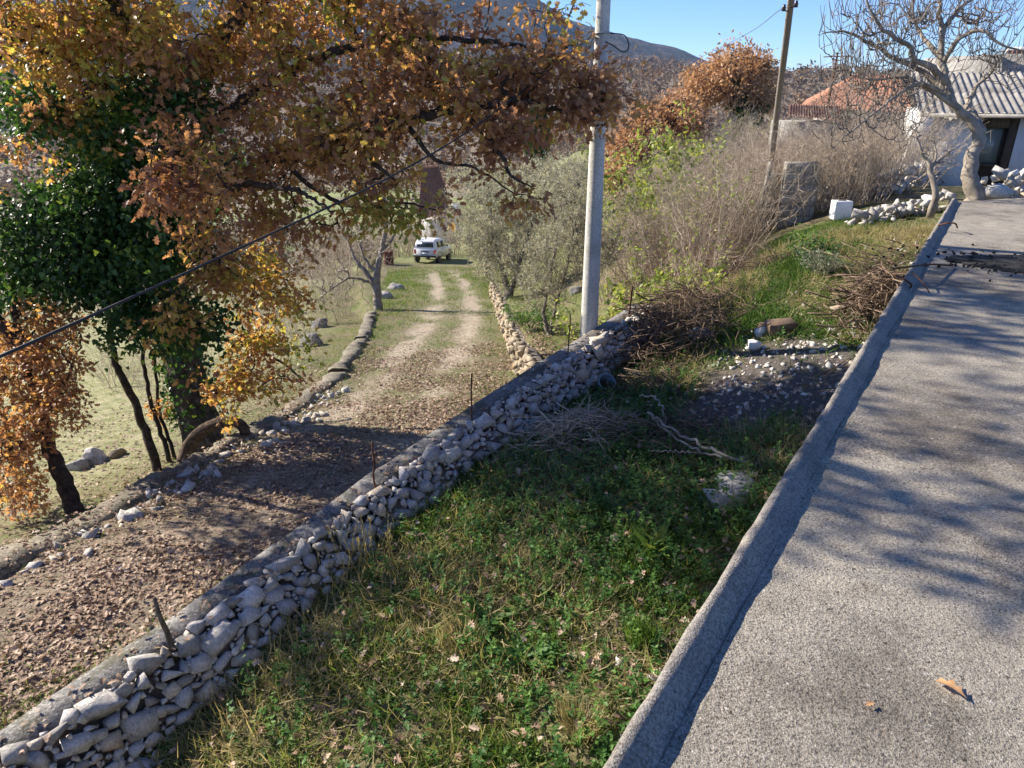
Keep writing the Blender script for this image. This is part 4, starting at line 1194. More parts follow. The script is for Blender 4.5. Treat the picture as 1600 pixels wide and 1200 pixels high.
# scrub on the valley side seen between the oak leaves, and the woods beyond
def blob_wood(name, spots, H, nleaf, mat, lsz, seed, grow_=1.0):
    n = len(spots)
    P = np.repeat(spots, nleaf, 0); h = np.repeat(H, nleaf)
    g = rdir(len(P)) * (rng.random((len(P), 1)) ** .35)
    Q = P + np.stack([g[:, 0] * h * .45, g[:, 1] * h * .45, h * .5 + g[:, 2] * h * .5], -1)
    rn = np.clip(np.repeat(rng.random(n), nleaf) * .75 + rng.random(len(P)) * .25, 0, 1)
    V, Fs, at = scatter(LEAF, Q, rdir(len(Q)), unit(g + rng.normal(size=g.shape) * .4), h * lsz * rng.uniform(.6, 1.3, len(Q)), rn)
    return obj(name, (V, Fs), mat, None, False, {'rnd': at}, 'stuff')
M_WOODS = leafmat('bare_winter_crown', [(0, (.13, .10, .078)), (.35, (.20, .155, .12)), (.6, (.27, .215, .165)), (.8, (.27, .165, .085)), (.93, (.20, .12, .06)), (1, (.06, .075, .035))], .15, .9, .1)
M_SCRUB = leafmat('grey_scrub', [(0, (.15, .13, .10)), (.5, (.26, .225, .18)), (.8, (.34, .30, .24)), (1, (.14, .16, .07))], .15, .9, .1)
sp = []; 
while len(sp) < 3200:
    az = rng.uniform(-.75, .75); y0 = 120 * math.exp(rng.uniform(0, 1.7))
    x = az * y0
    if fbm(np.array(x * .008), np.array(y0 * .008), 3) < -.1 and y0 < 400: continue
    sp.append([x, y0, float(gz(x, y0)) - .5])
sp = np.array(sp)
blob_wood('woods', sp, rng.uniform(4, 8, len(sp)) * np.clip(sp[:, 1] / 300, .7, 1.3), 40, M_WOODS, .25, 1)
HV = RANGE['hill'][60:170, :30].reshape(-1, 3)
hs = HV[rng.integers(0, len(HV), 2600)] + rng.normal(size=(2600, 3)) * [5, 5, 0]
blob_wood('woods', hs - [0, 0, 1], rng.uniform(6, 12, len(hs)), 26, M_WOODS, .32, 3)
sp = []
for _ in range(70):
    y0 = rng.uniform(31, 62); x = rng.uniform(-1, 12)
    if 585 < 800 + FPX * x / tdep((x, y0, float(gz(x, y0)))) < 750: continue
    sp.append([x, y0, float(gz(x, y0)) - .1])
thicket('scrub', sp, 1.4, 2.6, M_TWIG, 12, 7, .012)
sp = []
while len(sp) < 420:
    y0 = rng.uniform(17, 130); az = rng.uniform(-.75, .1); x = az * y0
    if x > lwall_x(y0) - 1.2: continue
    if fbm(np.array(x * .05 + 9), np.array(y0 * .05), 3) < .0 : continue
    sp.append([x, y0, float(gz(x, y0)) - .1])
sp = np.array(sp)
near = sp[sp[:, 1] < 50]; farr = sp[sp[:, 1] >= 50]
CARY = float(WG(664, 412)[1])
def off_car(p):
    u = 800 + FPX * p[0] / tdep(p)
    return p[1] > CARY + 5.5 or not (585 < u < 750)
sp3 = []
for _ in range(34):
    y0 = rng.uniform(16, 30); sp3.append([lwall_x(y0) - rng.uniform(1.2, 7.5), y0, 0]); sp3[-1][2] = float(gz(sp3[-1][0], y0)) - .08
sp3 = [p for p in sp3 if off_car(p)]
thicket('scrub', sp3, .6, 1.5, M_TWIG, 12, 8, .010)
near = np.array([p for p in near if off_car(p)])
thicket('scrub', near[:70], .8, 1.7, M_TWIG, 10, 6)
farr = np.array([p for p in farr if off_car(p)])
blob_wood('scrub', farr, rng.uniform(1.2, 3.0, len(farr)), 60, M_SCRUB, .2, 2)
sp = []
for _ in range(60):
    y0 = rng.uniform(26, 46); x = lwall_x(y0) - rng.uniform(.6, 9) 
    sp.append([x, y0, float(gz(x, y0)) - .1])
thicket('scrub', [p for p in sp if off_car(p)][:40], 1.2, 2.4, M_TWIG, 9, 6, .011)
sp = []
for _ in range(90):
    y0 = rng.uniform(49, 64); x = rng.uniform(-16, 6) if _ < 50 else rng.uniform(-13, -3)
    sp.append([x, y0, float(gz(x, y0)) - .1])
thicket('scrub', [p for p in sp if off_car(p)], 2.6, 4.2, M_TWIG, 11, 6, .012)
# ------------------------------------------------------------------ the bare fig tree at the end of the slab
fb = W(1524, 306, 11.6); ft = 11.6
fig = thing('fig_tree', 'big bare pale fig tree with crooked trunk standing at the far slab end', 'tree', fb)
fl = [
    ([fb - [0, 0, .3], fb, W(1514, 275, ft), W(1522, 240, ft), W(1531, 212, ft), W(1512, 186, ft), W(1488, 162, ft), W(1478, 130, ft), W(1472, 90, ft), W(1470, 40, ft), W(1466, -10, ft), W(1472, -80, ft)], .19, .03),
    ([W(1531, 212, ft), W(1524, 190, ft + .15), W(1512, 168, ft + .3), W(1520, 145, ft + .4), W(1538, 118, ft + .5)], .12, .03),
    ([W(1478, 130, ft), W(1455, 105, ft - .2), W(1428, 92, ft - .3), W(1422, 72, ft - .4), W(1385, 48, ft - .5), W(1362, 20, ft - .6), W(1345, -30, ft - .6)], .075, .018),
    ([W(1484, 150, ft), W(1440, 110, ft + .2), W(1395, 88, ft + .3), W(1360, 68, ft + .4), W(1320, 50, ft + .4), W(1285, 52, ft + .4)], .07, .012),
    ([W(1472, 90, ft), W(1445, 62, ft + .3), W(1428, 30, ft + .4), W(1425, -20, ft + .4)], .055, .015),
    ([W(1474, 100, ft), W(1500, 60, ft - .3), W(1535, 48, ft - .5), W(1565, 70, ft - .6), W(1610, 84, ft - .7)], .055, .012),
    ([W(1470, 60, ft), W(1490, 20, ft), W(1530, -10, ft + .1), W(1560, -50, ft + .1)], .05, .015),
    ([W(1486, 155, ft), W(1440, 130, ft - .4), W(1400, 150, ft - .6), W(1365, 178, ft - .7), W(1330, 205, ft - .8), W(1300, 232, ft - .8)], .045, .008),
    ([W(1490, 165, ft), W(1450, 140, ft - .2), W(1415, 120, ft - .2), W(1370, 125, ft - .2), W(1330, 118, ft - .2)], .05, .01),
]
fl = [(a_, b_ * .8, c_ * .75) for a_, b_, c_ in fl]
fl[0] = (fl[0][0], .155, .026)
polys, nodes, dirs, rad = skel(fl)
obj('trunk', trunk_geo(polys[0][0], polys[0][1] * np.interp(np.linspace(0, 1, len(polys[0][1])), [0, .05, .12, .3, .5, 1], [1.25, 1.05, .92, .85, .75, .8]), 18, .05, 4.4), M_BARK_PALE, fig, True)
obj('branch', limb_geo(polys[1:], 9, .06), M_BARK_PALE, fig, True)
tg = np.concatenate([ell(n, u, v, t, ru, rv, rt, .6) for (u, v, t, ru, rv, rt, n) in [
    (1360, 60, ft, 95, 70, 1.2, 210), (1440, 30, ft, 90, 70, 1.4, 190), (1530, 40, ft, 80, 75, 1.2, 150), (1350, 140, ft - .3, 80, 60, 1.1, 140), (1420, 130, ft, 70, 50, 1.2, 90), (1560, 110, ft, 60, 40, 1.0, 40), (1330, 200, ft - .7, 60, 40, .6, 34), (1400, 190, ft - .5, 55, 50, .7, 36), (1450, -60, ft, 150, 50, 1.4, 120)]])
P, R, order = grow(nodes[len(polys[0][0]) // 3:], dirs[len(polys[0][0]) // 3:], tg, up=.75, r_tip=.0042, wig=.05, rmax=.02, K=7)
# twig ends sweep up
end = P[:, -1]; td = unit(P[:, -1] - P[:, -2]) * .6 + np.array([0, 0, .55]) + rng.normal(size=end.shape) * .25
L = rng.uniform(.12, .34, len(P))
f = np.linspace(0, 1, 4)
E = end[:, None] + unit(td)[:, None] * (L[:, None] * f)[..., None] + np.array([0, 0, .12]) * (f ** 2)[None, :, None]
gE = tubes(E, np.repeat([[.006, .0056, .005, .0038]], len(E), 0), 4)
obj('twigs', join(tubes(P, np.maximum(R, .0055), 5), gE), M_TWIG_FIG, fig, True, {'rnd': np.concatenate([np.repeat(rng.random(len(P)), 35), np.repeat(rng.random(len(E)), 16)])})
# small pale sapling beside it
sb = W(1462, 300, 11.4); st_ = 11.4
stem_tree('bare_sapling', 'small pale leafless fig sapling just left of the big fig trunk', [sb - [0, 0, .4], sb, W(1454, 272, st_), W(1450, 255, st_), W(1440, 235, st_), W(1428, 205, st_)], .06, .012,
          np.concatenate([ell(40, 1440, 215, st_, 32, 40, .4), ell(26, 1475, 245, st_, 22, 22, .3)]), 0, per=0, bark=M_BARK_PALE, rt=.005, up=.5,
          extra=[([W(1452, 262, st_), W(1470, 250, st_), W(1490, 232, st_)], .03, .008), ([W(1454, 270, st_), W(1462, 245, st_), W(1460, 215, st_)], .025, .008)])

# ------------------------------------------------------------------ ground cover
def yard_pts(n, s0=.12, s1=3.55, q0=-1.0, q1=13.5, near=1.0):
    q = q0 + (q1 - q0) * rng.random(n) ** near; s = rng.uniform(s0, s1, n)
    s = s * np.where(q > 8.6, 1 + (q - 8.6) * .0, 1)
    x, y = xy(s, q)
    return x, y, s, q
def lean_dirs(n, amt):
    return unit(rng.normal(size=(n, 3)) * [amt, amt, .1] + [0, 0, 1])
x, y, s, q = yard_pts(300000, near=1.35)
pn = fbm(x * .9, y * .9, 3); pf = fbm(x * 3.1 + 5, y * 3.1, 3)
foot = face_w(np.clip(q, -5, 10)) * .9
dens = np.clip(.38 + 1.7 * pf + .9 * pn, .03, 1) * (1 - .93 * burn_mask(x, y)) * np.where(s < foot, 0, 1)
bare = smooth((q - 8.6) / 1.0) * smooth((s - 2.1) / .5) * .75          # trodden stony strip beside the kerb further up
dens = np.clip(dens + .3 * smooth((q - 7) / 1), 0, 1) * (1 - burn_mask(x, y) * .9) * np.where(s < foot, 0, 1)
dens *= (1 - bare)
keep = rng.random(len(x)) < dens
x, y, s, q, pn, pf = (v[keep] for v in (x, y, s, q, pn, pf))
n = len(x)
lush = smooth((pn + .15) / .3)
h = rng.uniform(.05, .12, n) * (1 + .7 * lush) * np.where(q > 7.5, .95, 1)
dry = np.clip(.50 - 1.6 * pn + .40 * rng.normal(size=n) + .22 * smooth((2.2 - s) / 1.5) * smooth((4.5 - q) / 3), 0, 1)
rn = np.clip(.15 + .62 * dry + rng.normal(size=n) * .14 - .30 * smooth((q - 6.5) / 1.5), 0, 1)
Pp = np.stack([x, y, gz(x, y) - .01], -1)
k = rng.random(n) < .5
gA = scatter(BLADE, Pp[k], lean_dirs(k.sum(), .8), rdir(k.sum()) * [1, 1, .2], h[k] * .9, rn[k])
gB = scatter(BLADE2, Pp[~k], lean_dirs((~k).sum(), 1.3), rdir((~k).sum()) * [1, 1, .2], h[~k] * 1.15, rn[~k])
V, Fs = join((gA[0], gA[1]), (gB[0], gB[1]))
obj('yard_grass', (V, Fs), M_GRASS, None, False, {'rnd': np.concatenate([gA[2], gB[2]])}, 'stuff')
# matted dry grass lying between the green
x, y, s, q = yard_pts(90000, .4, 3.5, -1, 12.5)
w = np.clip(.22 - 2.2 * fbm(x * .9, y * .9, 3) + .9 * fbm(x * 3.3, y * 3.3, 3) + .30 * smooth((2.4 - s) / 1.5) * smooth((4.6 - q) / 3), 0, .8) * (1 - burn_mask(x, y))
k = rng.random(len(x)) < w
x, y = x[k], y[k]; n = len(x)
V, Fs, at = scatter((BLADE2[0] * np.array([.6, 1, .7]), BLADE2[1]), np.stack([x, y, gz(x, y) + .015 + .04 * rng.random(n)], -1), unit(rng.normal(size=(n, 3)) * [1, 1, .3] + [0, 0, .18]), unit(rng.normal(size=(n, 3)) * .4 + [0, 0, 1]), rng.uniform(.10, .26, n), np.clip(.93 + rng.normal(size=n) * .12, 0, 1))
obj('dry_grass', (V, Fs), M_GRASS, None, False, {'rnd': at}, 'stuff')
# nettles and other broad weeds
def weeds(name, P, hts, per, size, mat, T=LEAF, rbase=.4):
    n = len(P)
    z = rng.random((n, per)) ** .8
    th = rng.uniform(0, 6.28, (n, per))
    ax = unit(rng.normal(size=(n, 3)) * .25 + [0, 0, 1])
    B = P[:, None] + ax[:, None] * (hts[:, None] * z)[..., None]
    a = np.stack([np.cos(th), np.sin(th), .1 + 0 * th], -1) + rng.normal(size=(n, per, 3)) * .25
    sz = size * (1.15 - .6 * z) * rng.uniform(.7, 1.3, (n, per))
    rn = np.clip(rbase + .35 * (z - .4) + np.repeat(rng.normal(size=(n, 1)) * .2, per, 1), 0, 1)
    V, Fs, at = scatter(T, B.reshape(-1, 3), unit(a.reshape(-1, 3)), unit(rng.normal(size=(n * per, 3)) * .35 + [0, 0, 1]), sz.ravel(), rn.ravel())
    return (V, Fs), at
x, y, s, q = yard_pts(9000, .5, 3.5, -.6, 12.5)
w = np.exp(-((q - 4.4) / 1.9) ** 2) * np.exp(-((s - 1.8) / 1.5) ** 2) * 1.2 + .25 * smooth((pn.mean() + fbm(x * 1.2 + 3, y * 1.2, 3)) / .12) + .5 * np.exp(-((q - 6.2) / 1.0) ** 2) * np.exp(-((s - 1.1) / .6) ** 2)
keep = rng.random(len(x)) < w * (1 - burn_mask(x, y)) * (1 - smooth((q - 7.0) / 2) * .6)
P = np.stack([x, y, gz(x, y)], -1)[keep]
hts = rng.uniform(.08, .26, len(P))
(g, at) = weeds('weeds', P, hts, 15, .05, M_WEED)
obj('nettles', g, M_WEED, None, False, {'rnd': at}, 'stuff')
x, y, s, q = yard_pts(14000, .5, 3.5, -1, 11)
cl = fbm(x * 1.1 + 11, y * 1.1 + 4, 3) + .30 * smooth((.9 - q) / 1.0) - .02
keep = (rng.random(len(x)) < smooth(cl / .25)) & (burn_mask(x, y) < .3)
P = np.stack([x, y, gz(x, y)], -1)[keep]
(g, at) = weeds('clover', P, rng.uniform(.03, .09, len(P)), 6, .036, M_WEED, IVY, .62)
obj('ground_weeds', g, M_WEED, None, False, {'rnd': at}, 'stuff')
# grass of the verges, the middle of the track and the terrace beside it
n = 190000
y = 1.5 + 47 * rng.random(n) ** 1.45; x = road_c(y) + rng.uniform(-3.6, 5.5, n)
s, q = sq(x, y)
tm = track_mask(x, y)
pn = fbm(x * 1.0 + 7, y * 1.0, 4)
ok = ((s < -.2) | (q > 9)) & (x > lwall_x(y) + .2)
nearleaf = smooth((9.0 - y) / 3)
dens = np.clip(1 - tm * 1.25, 0, 1) * np.clip(.45 + 1.8 * pn, 0, 1) * (1 - .6 * nearleaf) * ok
keep = rng.random(n) < dens
x, y = x[keep], y[keep]; n = len(x)
P = np.stack([x, y, gz(x, y) - .005], -1)
sc_ = 1 + .045 * np.clip(y - 8, 0, 30)
V, Fs, at = scatter(BLADE2, P, lean_dirs(n, .7), rdir(n) * [1, 1, .2], rng.uniform(.05, .12, n) * sc_, np.clip(.42 + .25 * rng.normal(size=n), 0, 1))
obj('verge_grass', (V, Fs), M_GRASS, None, False, {'rnd': at}, 'stuff')
n = 70000
y = 5 + 40 * rng.random(n) ** 1.5; x = lwall_x(y) - .3 - 14 * rng.random(n) ** 1.3
keep = rng.random(n) < np.clip(.5 + 1.5 * fbm(x * .6, y * .6, 3), 0, 1)
x, y = x[keep], y[keep]; n = len(x)
V, Fs, at = scatter(BLADE2, np.stack([x, y, gz(x, y) - .005], -1), lean_dirs(n, .8), rdir(n) * [1, 1, .2], rng.uniform(.05, .11, n) * (1 + .04 * np.clip(y - 8, 0, 40)), np.clip(.55 + .2 * rng.normal(size=n), 0, 1))
obj('field_grass', (V, Fs), M_GRASS, None, False, {'rnd': at}, 'stuff')
# green grass along the road side of the coping
n = 16000; q = rng.uniform(-1.2, 6.5, n); s = -.2 - np.abs(rng.normal(size=n)) * .38
x, y = xy(s, q)
k = rng.random(n) < np.clip(.25 + 3.2 * fbm(q * .8 + 3, s * .9, 3), 0, 1)
x, y = x[k], y[k]; n = len(x)
V, Fs, at = scatter(BLADE2, np.stack([x, y, gz(x, y) + .0], -1), lean_dirs(n, .8), rdir(n) * [1, 1, .2], rng.uniform(.05, .12, n), np.clip(.48 + .15 * rng.normal(size=n), 0, 1))
obj('verge_grass', (V, Fs), M_GRASS, None, False, {'rnd': at}, 'stuff')
# fallen leaves
def litter(name, x, y, z, size, lift=.012, rb=.5):
    n = len(x)
    P = np.stack([x, y, z + lift * rng.random(n)], -1)
    a = unit(rng.normal(size=(n, 3)) * [1, 1, .25]); nr = unit(rng.normal(size=(n, 3)) * .38 + [0, 0, 1])
    V, Fs, at = scatter(OAK, P, a, nr, size * rng.uniform(.6, 1.15, n), np.clip(rb + rng.normal(size=n) * .24, 0, 1))
    return obj(name, (V, Fs), M_LITTER, None, False, {'rnd': at}, 'stuff')
n = 150000
y = 1.0 + 17 * rng.random(n) ** 1.4; x = road_c(y) + rng.uniform(-2.6, 2.9, n)
s, q = sq(x, y)
dens = np.clip(1.0 - .05 * (y - 4), .12, 1) * np.clip(.55 + 2.8 * fbm(x * 1.4, y * 1.4, 4), .04, 1) * (1 - .5 * smooth((track_mask(x, y) - .5) / .5) * smooth((y - 8.5) / 3)) * ((s < -.2) & (x > lwall_x(y) + .15)) * (1 - .45 * np.exp(-((y - 7.3) / 1.1) ** 2))
keep = rng.random(n) < dens
litter('leaf_litter', x[keep], y[keep], gz(x[keep], y[keep]), .066)
n = 9500; y = 4 + 14 * rng.random(n); x = lwall_x(y) - .25 - 5.0 * rng.random(n) ** 1.8
litter('leaf_litter', x, y, gz(x, y), .072)
x, y, s, q = yard_pts(1500, .4, 3.4, -.5, 7)
litter('leaf_litter', x, y, gz(x, y) + .02, .078, .06, .55)
q = rng.uniform(-1, 7.5, 330); s = rng.uniform(-.12, .16, 330); x, y = xy(s, q)
litter('leaf_litter', x, y, CAMZ - walltop(q) + .02, .056)
n = 90000; y = 1.0 + 15 * rng.random(n) ** 1.5; x = road_c(y) + rng.uniform(-2.6, 2.9, n); s, q = sq(x, y)
k = (s < -.2) & (x > lwall_x(y) + .1) & (rng.random(n) < np.clip(1.05 - .055 * (y - 4), .1, 1))
x, y = x[k], y[k]; n = len(x)
V, Fs, at = scatter(LEAF, np.stack([x, y, gz(x, y) + .006 * rng.random(n)], -1), unit(rng.normal(size=(n, 3)) * [1, 1, .2]), unit(rng.normal(size=(n, 3)) * .35 + [0, 0, 1]), rng.uniform(.015, .042, n), np.clip(.42 + rng.normal(size=n) * .3, 0, 1))
obj('leaf_fragments', (V, Fs), M_LITTER, None, False, {'rnd': at}, 'stuff')
n = 900; y = rng.uniform(3, 13, n); x = lwall_x(y) + rng.uniform(-.18, .18, n)
litter('leaf_litter', x, y, CAMZ - road_d(y) + .06, .06)
# stones and shards loose in the ground
def pebble_field(name, x, y, lo, hi, mat, seed, zz=None):
    P = np.stack([x, y, gz(x, y) if zz is None else zz], -1)
    g, rn = rocks_joined(P, np.random.default_rng(seed).uniform(lo, hi, len(P)), seed, .8)
    return obj(name, g, mat, None, False, {'rnd': rn}, 'stuff')
s = 2.35 + rng.normal(size=620) * .8; q = 7.5 + rng.normal(size=620) * 1.05
m = (s < 3.4) & (s > .6); x, y = xy(s[m], q[m])
pebble_field('rubble', x, y, .015, .11, M_STONE, 5)
s = rng.uniform(2.3, 3.45, 150); q = rng.uniform(7.9, 9.4, 150); x, y = xy(s, q); pebble_field('rubble', x, y, .05, .15, M_STONE, 6)
s = 3.45 - np.abs(rng.normal(size=240)) * .45; q = rng.uniform(8.5, 12.2, 240); x, y = xy(s, q); pebble_field('rubble', x, y, .04, .13, M_STONE, 7)
s = 3.3 - np.abs(rng.normal(size=60)) * .28; q = rng.uniform(1.9, 3.6, 60); x, y = xy(s, q); pebble_field('rubble', x, y, .05, .14, M_STONE, 8)
n = 700; y = 3 + 24 * rng.random(n) ** 1.4; x = road_c(y) + rng.normal(size=n) * .9; s, q = sq(x, y); m = s < -.3
pebble_field('gravel', x[m], y[m], .015, .06, M_STONE_WARM, 9)
# ------------------------------------------------------------------ poles and cables
def lines_obj(name, paths, r, mat, parent=None, S=6, n=40):
    gs = []
    for pts in paths:
        C = catmull(np.array([np.asarray(p, float) for p in pts]), n)
        gs.append(tubes(C[None], np.full((1, n), r), S))
    return join(*gs)
px, py = 1.045, 9.17
pz = float(gz(px - .15, py)) - .4
cp = thing('concrete_pole', 'tall pale grey concrete utility pole standing behind the stone wall', 'utility pole', (px, py, pz))
H = 11.0
prof_r = lambda z: .128 - .0085 * z
zs = np.linspace(0, H, 30)
Pp = np.stack([np.full(30, px), np.full(30, py), pz + zs], -1)
V, Fs = tubes(Pp[None], np.array([prof_r(z) * 1.06 for z in zs])[None], 8)
A = V.reshape(30, 8, 3)
c_ = Pp[:, None]
rel_ = A - c_
ang_ = np.arctan2(rel_[..., 1], rel_[..., 0])
rot = math.radians(14)
rr_ = np.linalg.norm(rel_[..., :2], axis=-1)
k8 = np.arange(8)
th8 = rot + np.array([20, 70, 110, 160, 200, 250, 290, 340]) * math.pi / 180
A = np.stack([px + rr_ * np.cos(th8)[None], py + rr_ * np.sin(th8)[None], rel_[..., 2] + c_[..., 2]], -1)
obj('shaft', (A.reshape(-1, 3), Fs), M_POLE, cp)
M_WIRE = plain('black_cable', (.018, .018, .02), .55, .4)
M_GALV = plain('galvanised_steel', (.35, .36, .37), .45, .5, .7)
strap_z = CAMZ + ray(940, 52)[2] * py / ray(940, 52)[1]
rs = prof_r(strap_z - pz)
th = np.linspace(0, 2 * np.pi, 25)
ring = np.stack([px + np.cos(th) * (rs + .012), py + np.sin(th) * (rs + .012), np.full(25, strap_z)], -1)
obj('strap', tubes(ring[None], np.full((1, 25), .011), 6), M_GALV, cp)
lp = [np.array([px + rs + .01, py - .03, strap_z]), np.array([px + .25, py - .1, strap_z - .03]), np.array([px + .30, py - .12, strap_z - .15]), np.array([px + .24, py - .1, strap_z - .2]), np.array([px + .1, py - rs, strap_z - .12]), np.array([px - rs - .02, py - .05, strap_z - .04])]
obj('wire_loop', lines_obj('', [lp], .007, M_WIRE), M_WIRE, cp, True)
anchor = np.array([px - rs, py - .04, strap_z])
g = lines_obj('', [[anchor, W(760, 185, 7.0), W(612, 275, 5.9), W(330, 408, 4.4), W(0, 557, 3.1), W(-300, 690, 2.4)]], .0078, M_WIRE, n=70)
single('service_cable', g, M_WIRE, 'thick black cable running from the concrete pole down across the oak to the left', 'cable', anchor, True)
M_WIRE2 = plain('grey_cable', (.05, .05, .052), .6, .4)
C = catmull(np.array([W(912, -30, 11), W(868, 72, 15), W(812, 175, 22), W(740, 280, 40)]), 220)
tw = np.linspace(0, 160, 220)
o1 = np.stack([np.cos(tw), np.sin(tw) * .3, np.sin(tw)], -1) * .014
single('twisted_cable', join(tubes((C + o1)[None], np.full((1, 220), .012), 5), tubes((C - o1)[None], np.full((1, 220), .012), 5)), M_WIRE2, 'twisted overhead cable crossing the sky left of the concrete pole', 'cable', None, True)
single('drop_wire', lines_obj('', [[np.array([px - .02, py - rs, strap_z]), W(905, 92, 9.5), W(850, 142, 12), W(760, 205, 18)]], .007, M_WIRE), M_WIRE, 'thin wire from the pole strap sloping left behind the oak leaves', 'cable', None, True)
single('drop_wire', lines_obj('', [[anchor, W(915, 85, 8.4), W(897, 128, 8.2)]], .006, M_WIRE), M_WIRE, 'short thin wire hanging steeply from the pole strap into the oak leaves', 'cable', None, True)

wb = WG(1196, 322); wtp = W(1241, -40, 11.2)
wp = thing('wooden_pole', 'weathered leaning wooden utility pole beside the block wall', 'utility pole', wb)
dirw = unit(wtp - wb)
obj('shaft', trunk_geo(np.linspace(wb - dirw * .4, wtp, 30), np.linspace(.070, .055, 30), 12, .03, 1.0), M_WOOD_POLE, wp, True)
M_CER = plain('dark_insulator', (.03, .028, .03), .3, .5)
for du, vv in ((-9, 12), (10, 6)):
    t0 = 11.35; c = W(1234 + du, vv, t0); ax = W(1233, vv + 5, t0)
    hk = obj('insulator_hook', tubes(np.array([[ax, (ax + c) / 2 + [0, 0, -.03], c]]), np.full((1, 3), .009), 6), M_RUST, wp)
    obj('insulator', lathe([(.0, -.05), (.035, -.05), (.03, -.02), (.038, 0), (.022, .02), (.028, .045), (0, .05)], 12, c), M_CER, hk, True)
M_FINE = plain('thin_line_wire', (.09, .09, .10), .6, .3)
single('line_wire', lines_obj('', [[W(1224, 12, 11.35), W(1150, 62, 18), W(1060, 105, 40), W(960, 150, 80)]], .006, M_FINE), M_FINE, 'faint line wire running left from the wooden pole over the hills', 'cable', None, True)
single('line_wire', lines_obj('', [[W(1222, 130, 11.6), W(1275, 108, 16), W(1305, 95, 29)]], .006, M_FINE), M_FINE, 'faint wire from the wooden pole to the antenna mast', 'cable', None, True)
single('service_wire', lines_obj('', [[W(1640, -20, 12), W(1590, 55, 17), W(1545, 110, 21.5)]], .011, M_WIRE), M_WIRE, 'dark wire slanting down to the corrugated roof at the right edge', 'cable', None, True)

# ------------------------------------------------------------------ iron rods and stake in the wall
def wall_u(u, s=.12):
    best = None
    for q in np.arange(-2, 10.5, .01):
        x, y = xy(s, q); z = wt(q); p = np.array([x, y, z]); t = tdep(p)
        uu = 800 + FPX * x / t
        if best is None or abs(uu - u) < best[0]: best = (abs(uu - u), p)
    return best[1]
for u, v1, rr, lab in ((983, 448, .014, 'thick rusty iron post on the wall end beside the brush pile'), (887, 490, .008, 'thin rusty rod standing in the wall just left of the concrete pole'),
                       (737, 583, .008, 'thin rusty rod in the middle of the wall in front of the track'), (585, 690, .009, 'rusty rod in the wall nearest the pointed white stone')):
    b = wall_u(u, .05); d = ray(u, v1); top = np.array([b[0] + .01, b[1], CAMZ + d[2] * b[1] / d[1]])
    C = np.linspace(b - [0, 0, .25], top, 10) + np.concatenate([np.zeros((2, 3)), rng.normal(size=(8, 3)) * .004])
    single('iron_rod', tubes(C[None], np.full((1, 10), rr), 7), M_RUST, lab, 'rod', b, True, None, 'iron rods in the stone wall')
b = wall_u(268, .12)
C = np.array([b - [0, 0, .15], b, b + [-.015, .01, .12], b + [-.03, .0, .26], b + [-.05, .02, .40]])
single('wooden_stake', trunk_geo(catmull(C, 14), np.linspace(.026, .012, 14), 8, .15, 3), M_DEADWOOD, 'short weathered wooden stake stuck among the wall stones at lower left', 'stake', b, True)

# ------------------------------------------------------------------ block walls, box, rubble by the far end
M_MORTAR = plain('mortar', (.27, .26, .235), .95, .2, 0, .2, 30)
def block_wall(label, c, rz, courses, nx_, bw=.39, bh=.2, dp=.2, seed=0, skip=()):
    o = thing('block_wall', label, 'block wall', c)
    r = np.random.default_rng(seed)
    ca, sa = math.cos(rz), math.sin(rz)
    Wd = nx_ * (bw + .012)
    core = box((c[0] + ca * 0, c[1] + sa * 0, c[2] + courses * (bh + .012) / 2 - .16), (Wd - .02, dp - .03, courses * (bh + .012) + .3), rz)
    obj('mortar', core, M_MORTAR, o)
    for k in range(courses):
        off = (bw / 2 if k % 2 else 0)
        edges = [-Wd / 2]
        x = -Wd / 2 + (off or bw)
        while x < Wd / 2 - .05: edges.append(x); x += bw + .012
        edges.append(Wd / 2)
        for a, b2 in zip(edges[:-1], edges[1:]):
            w = b2 - a - .012
            if w < .03: continue
            m = (a + b2) / 2
            g = bevel_geo(box((c[0] + ca * m, c[1] + sa * m, c[2] + (k + .5) * (bh + .012) - .02), (w, dp + r.uniform(-.006, .012), bh), rz + r.normal() * .008), .008)
            obj('block', g, M_BLOCK, o)
    return o
c = WG(1243, 350); block_wall('free standing end of a grey concrete block wall near the wooden pole', c + [0, .1, -.05], math.radians(-4), 6, 1.72, seed=1)
tb = tdep(c)
c2 = W(1203, 318, tb + .5); block_wall('shaded narrow block pillar behind the leaning wooden pole', np.array([c2[0], c2[1], float(gz(c2[0], c2[1])) - .1]), math.radians(50), 6, .9, seed=2)
c3 = W(1192, 325, tb + .1); single('concrete_post', bevel_geo(box(c3 + [0, 0, .42], (.07, .09, 1.0), .2, 0, .08), .01), M_BLOCK, 'slim grey concrete post leaning beside the wooden pole', 'post')
wc = WG(1317, 345)
wbx = thing('plastic_box', 'small white plastic box lying on its side among the rubble', 'box', wc)
M_PLAS = plain('white_plastic', (.78, .79, .80), .4, .4, 0, .03)
obj('body', bevel_geo(box(wc + [0, .16, .17], (.31, .30, .34), -.12, -.06), .02, 2), M_PLAS, wbx)
obj('handle', bevel_geo(box(wc + [-.03, .10, .347], (.14, .03, .02), -.12), .005), M_BLACK, wbx)
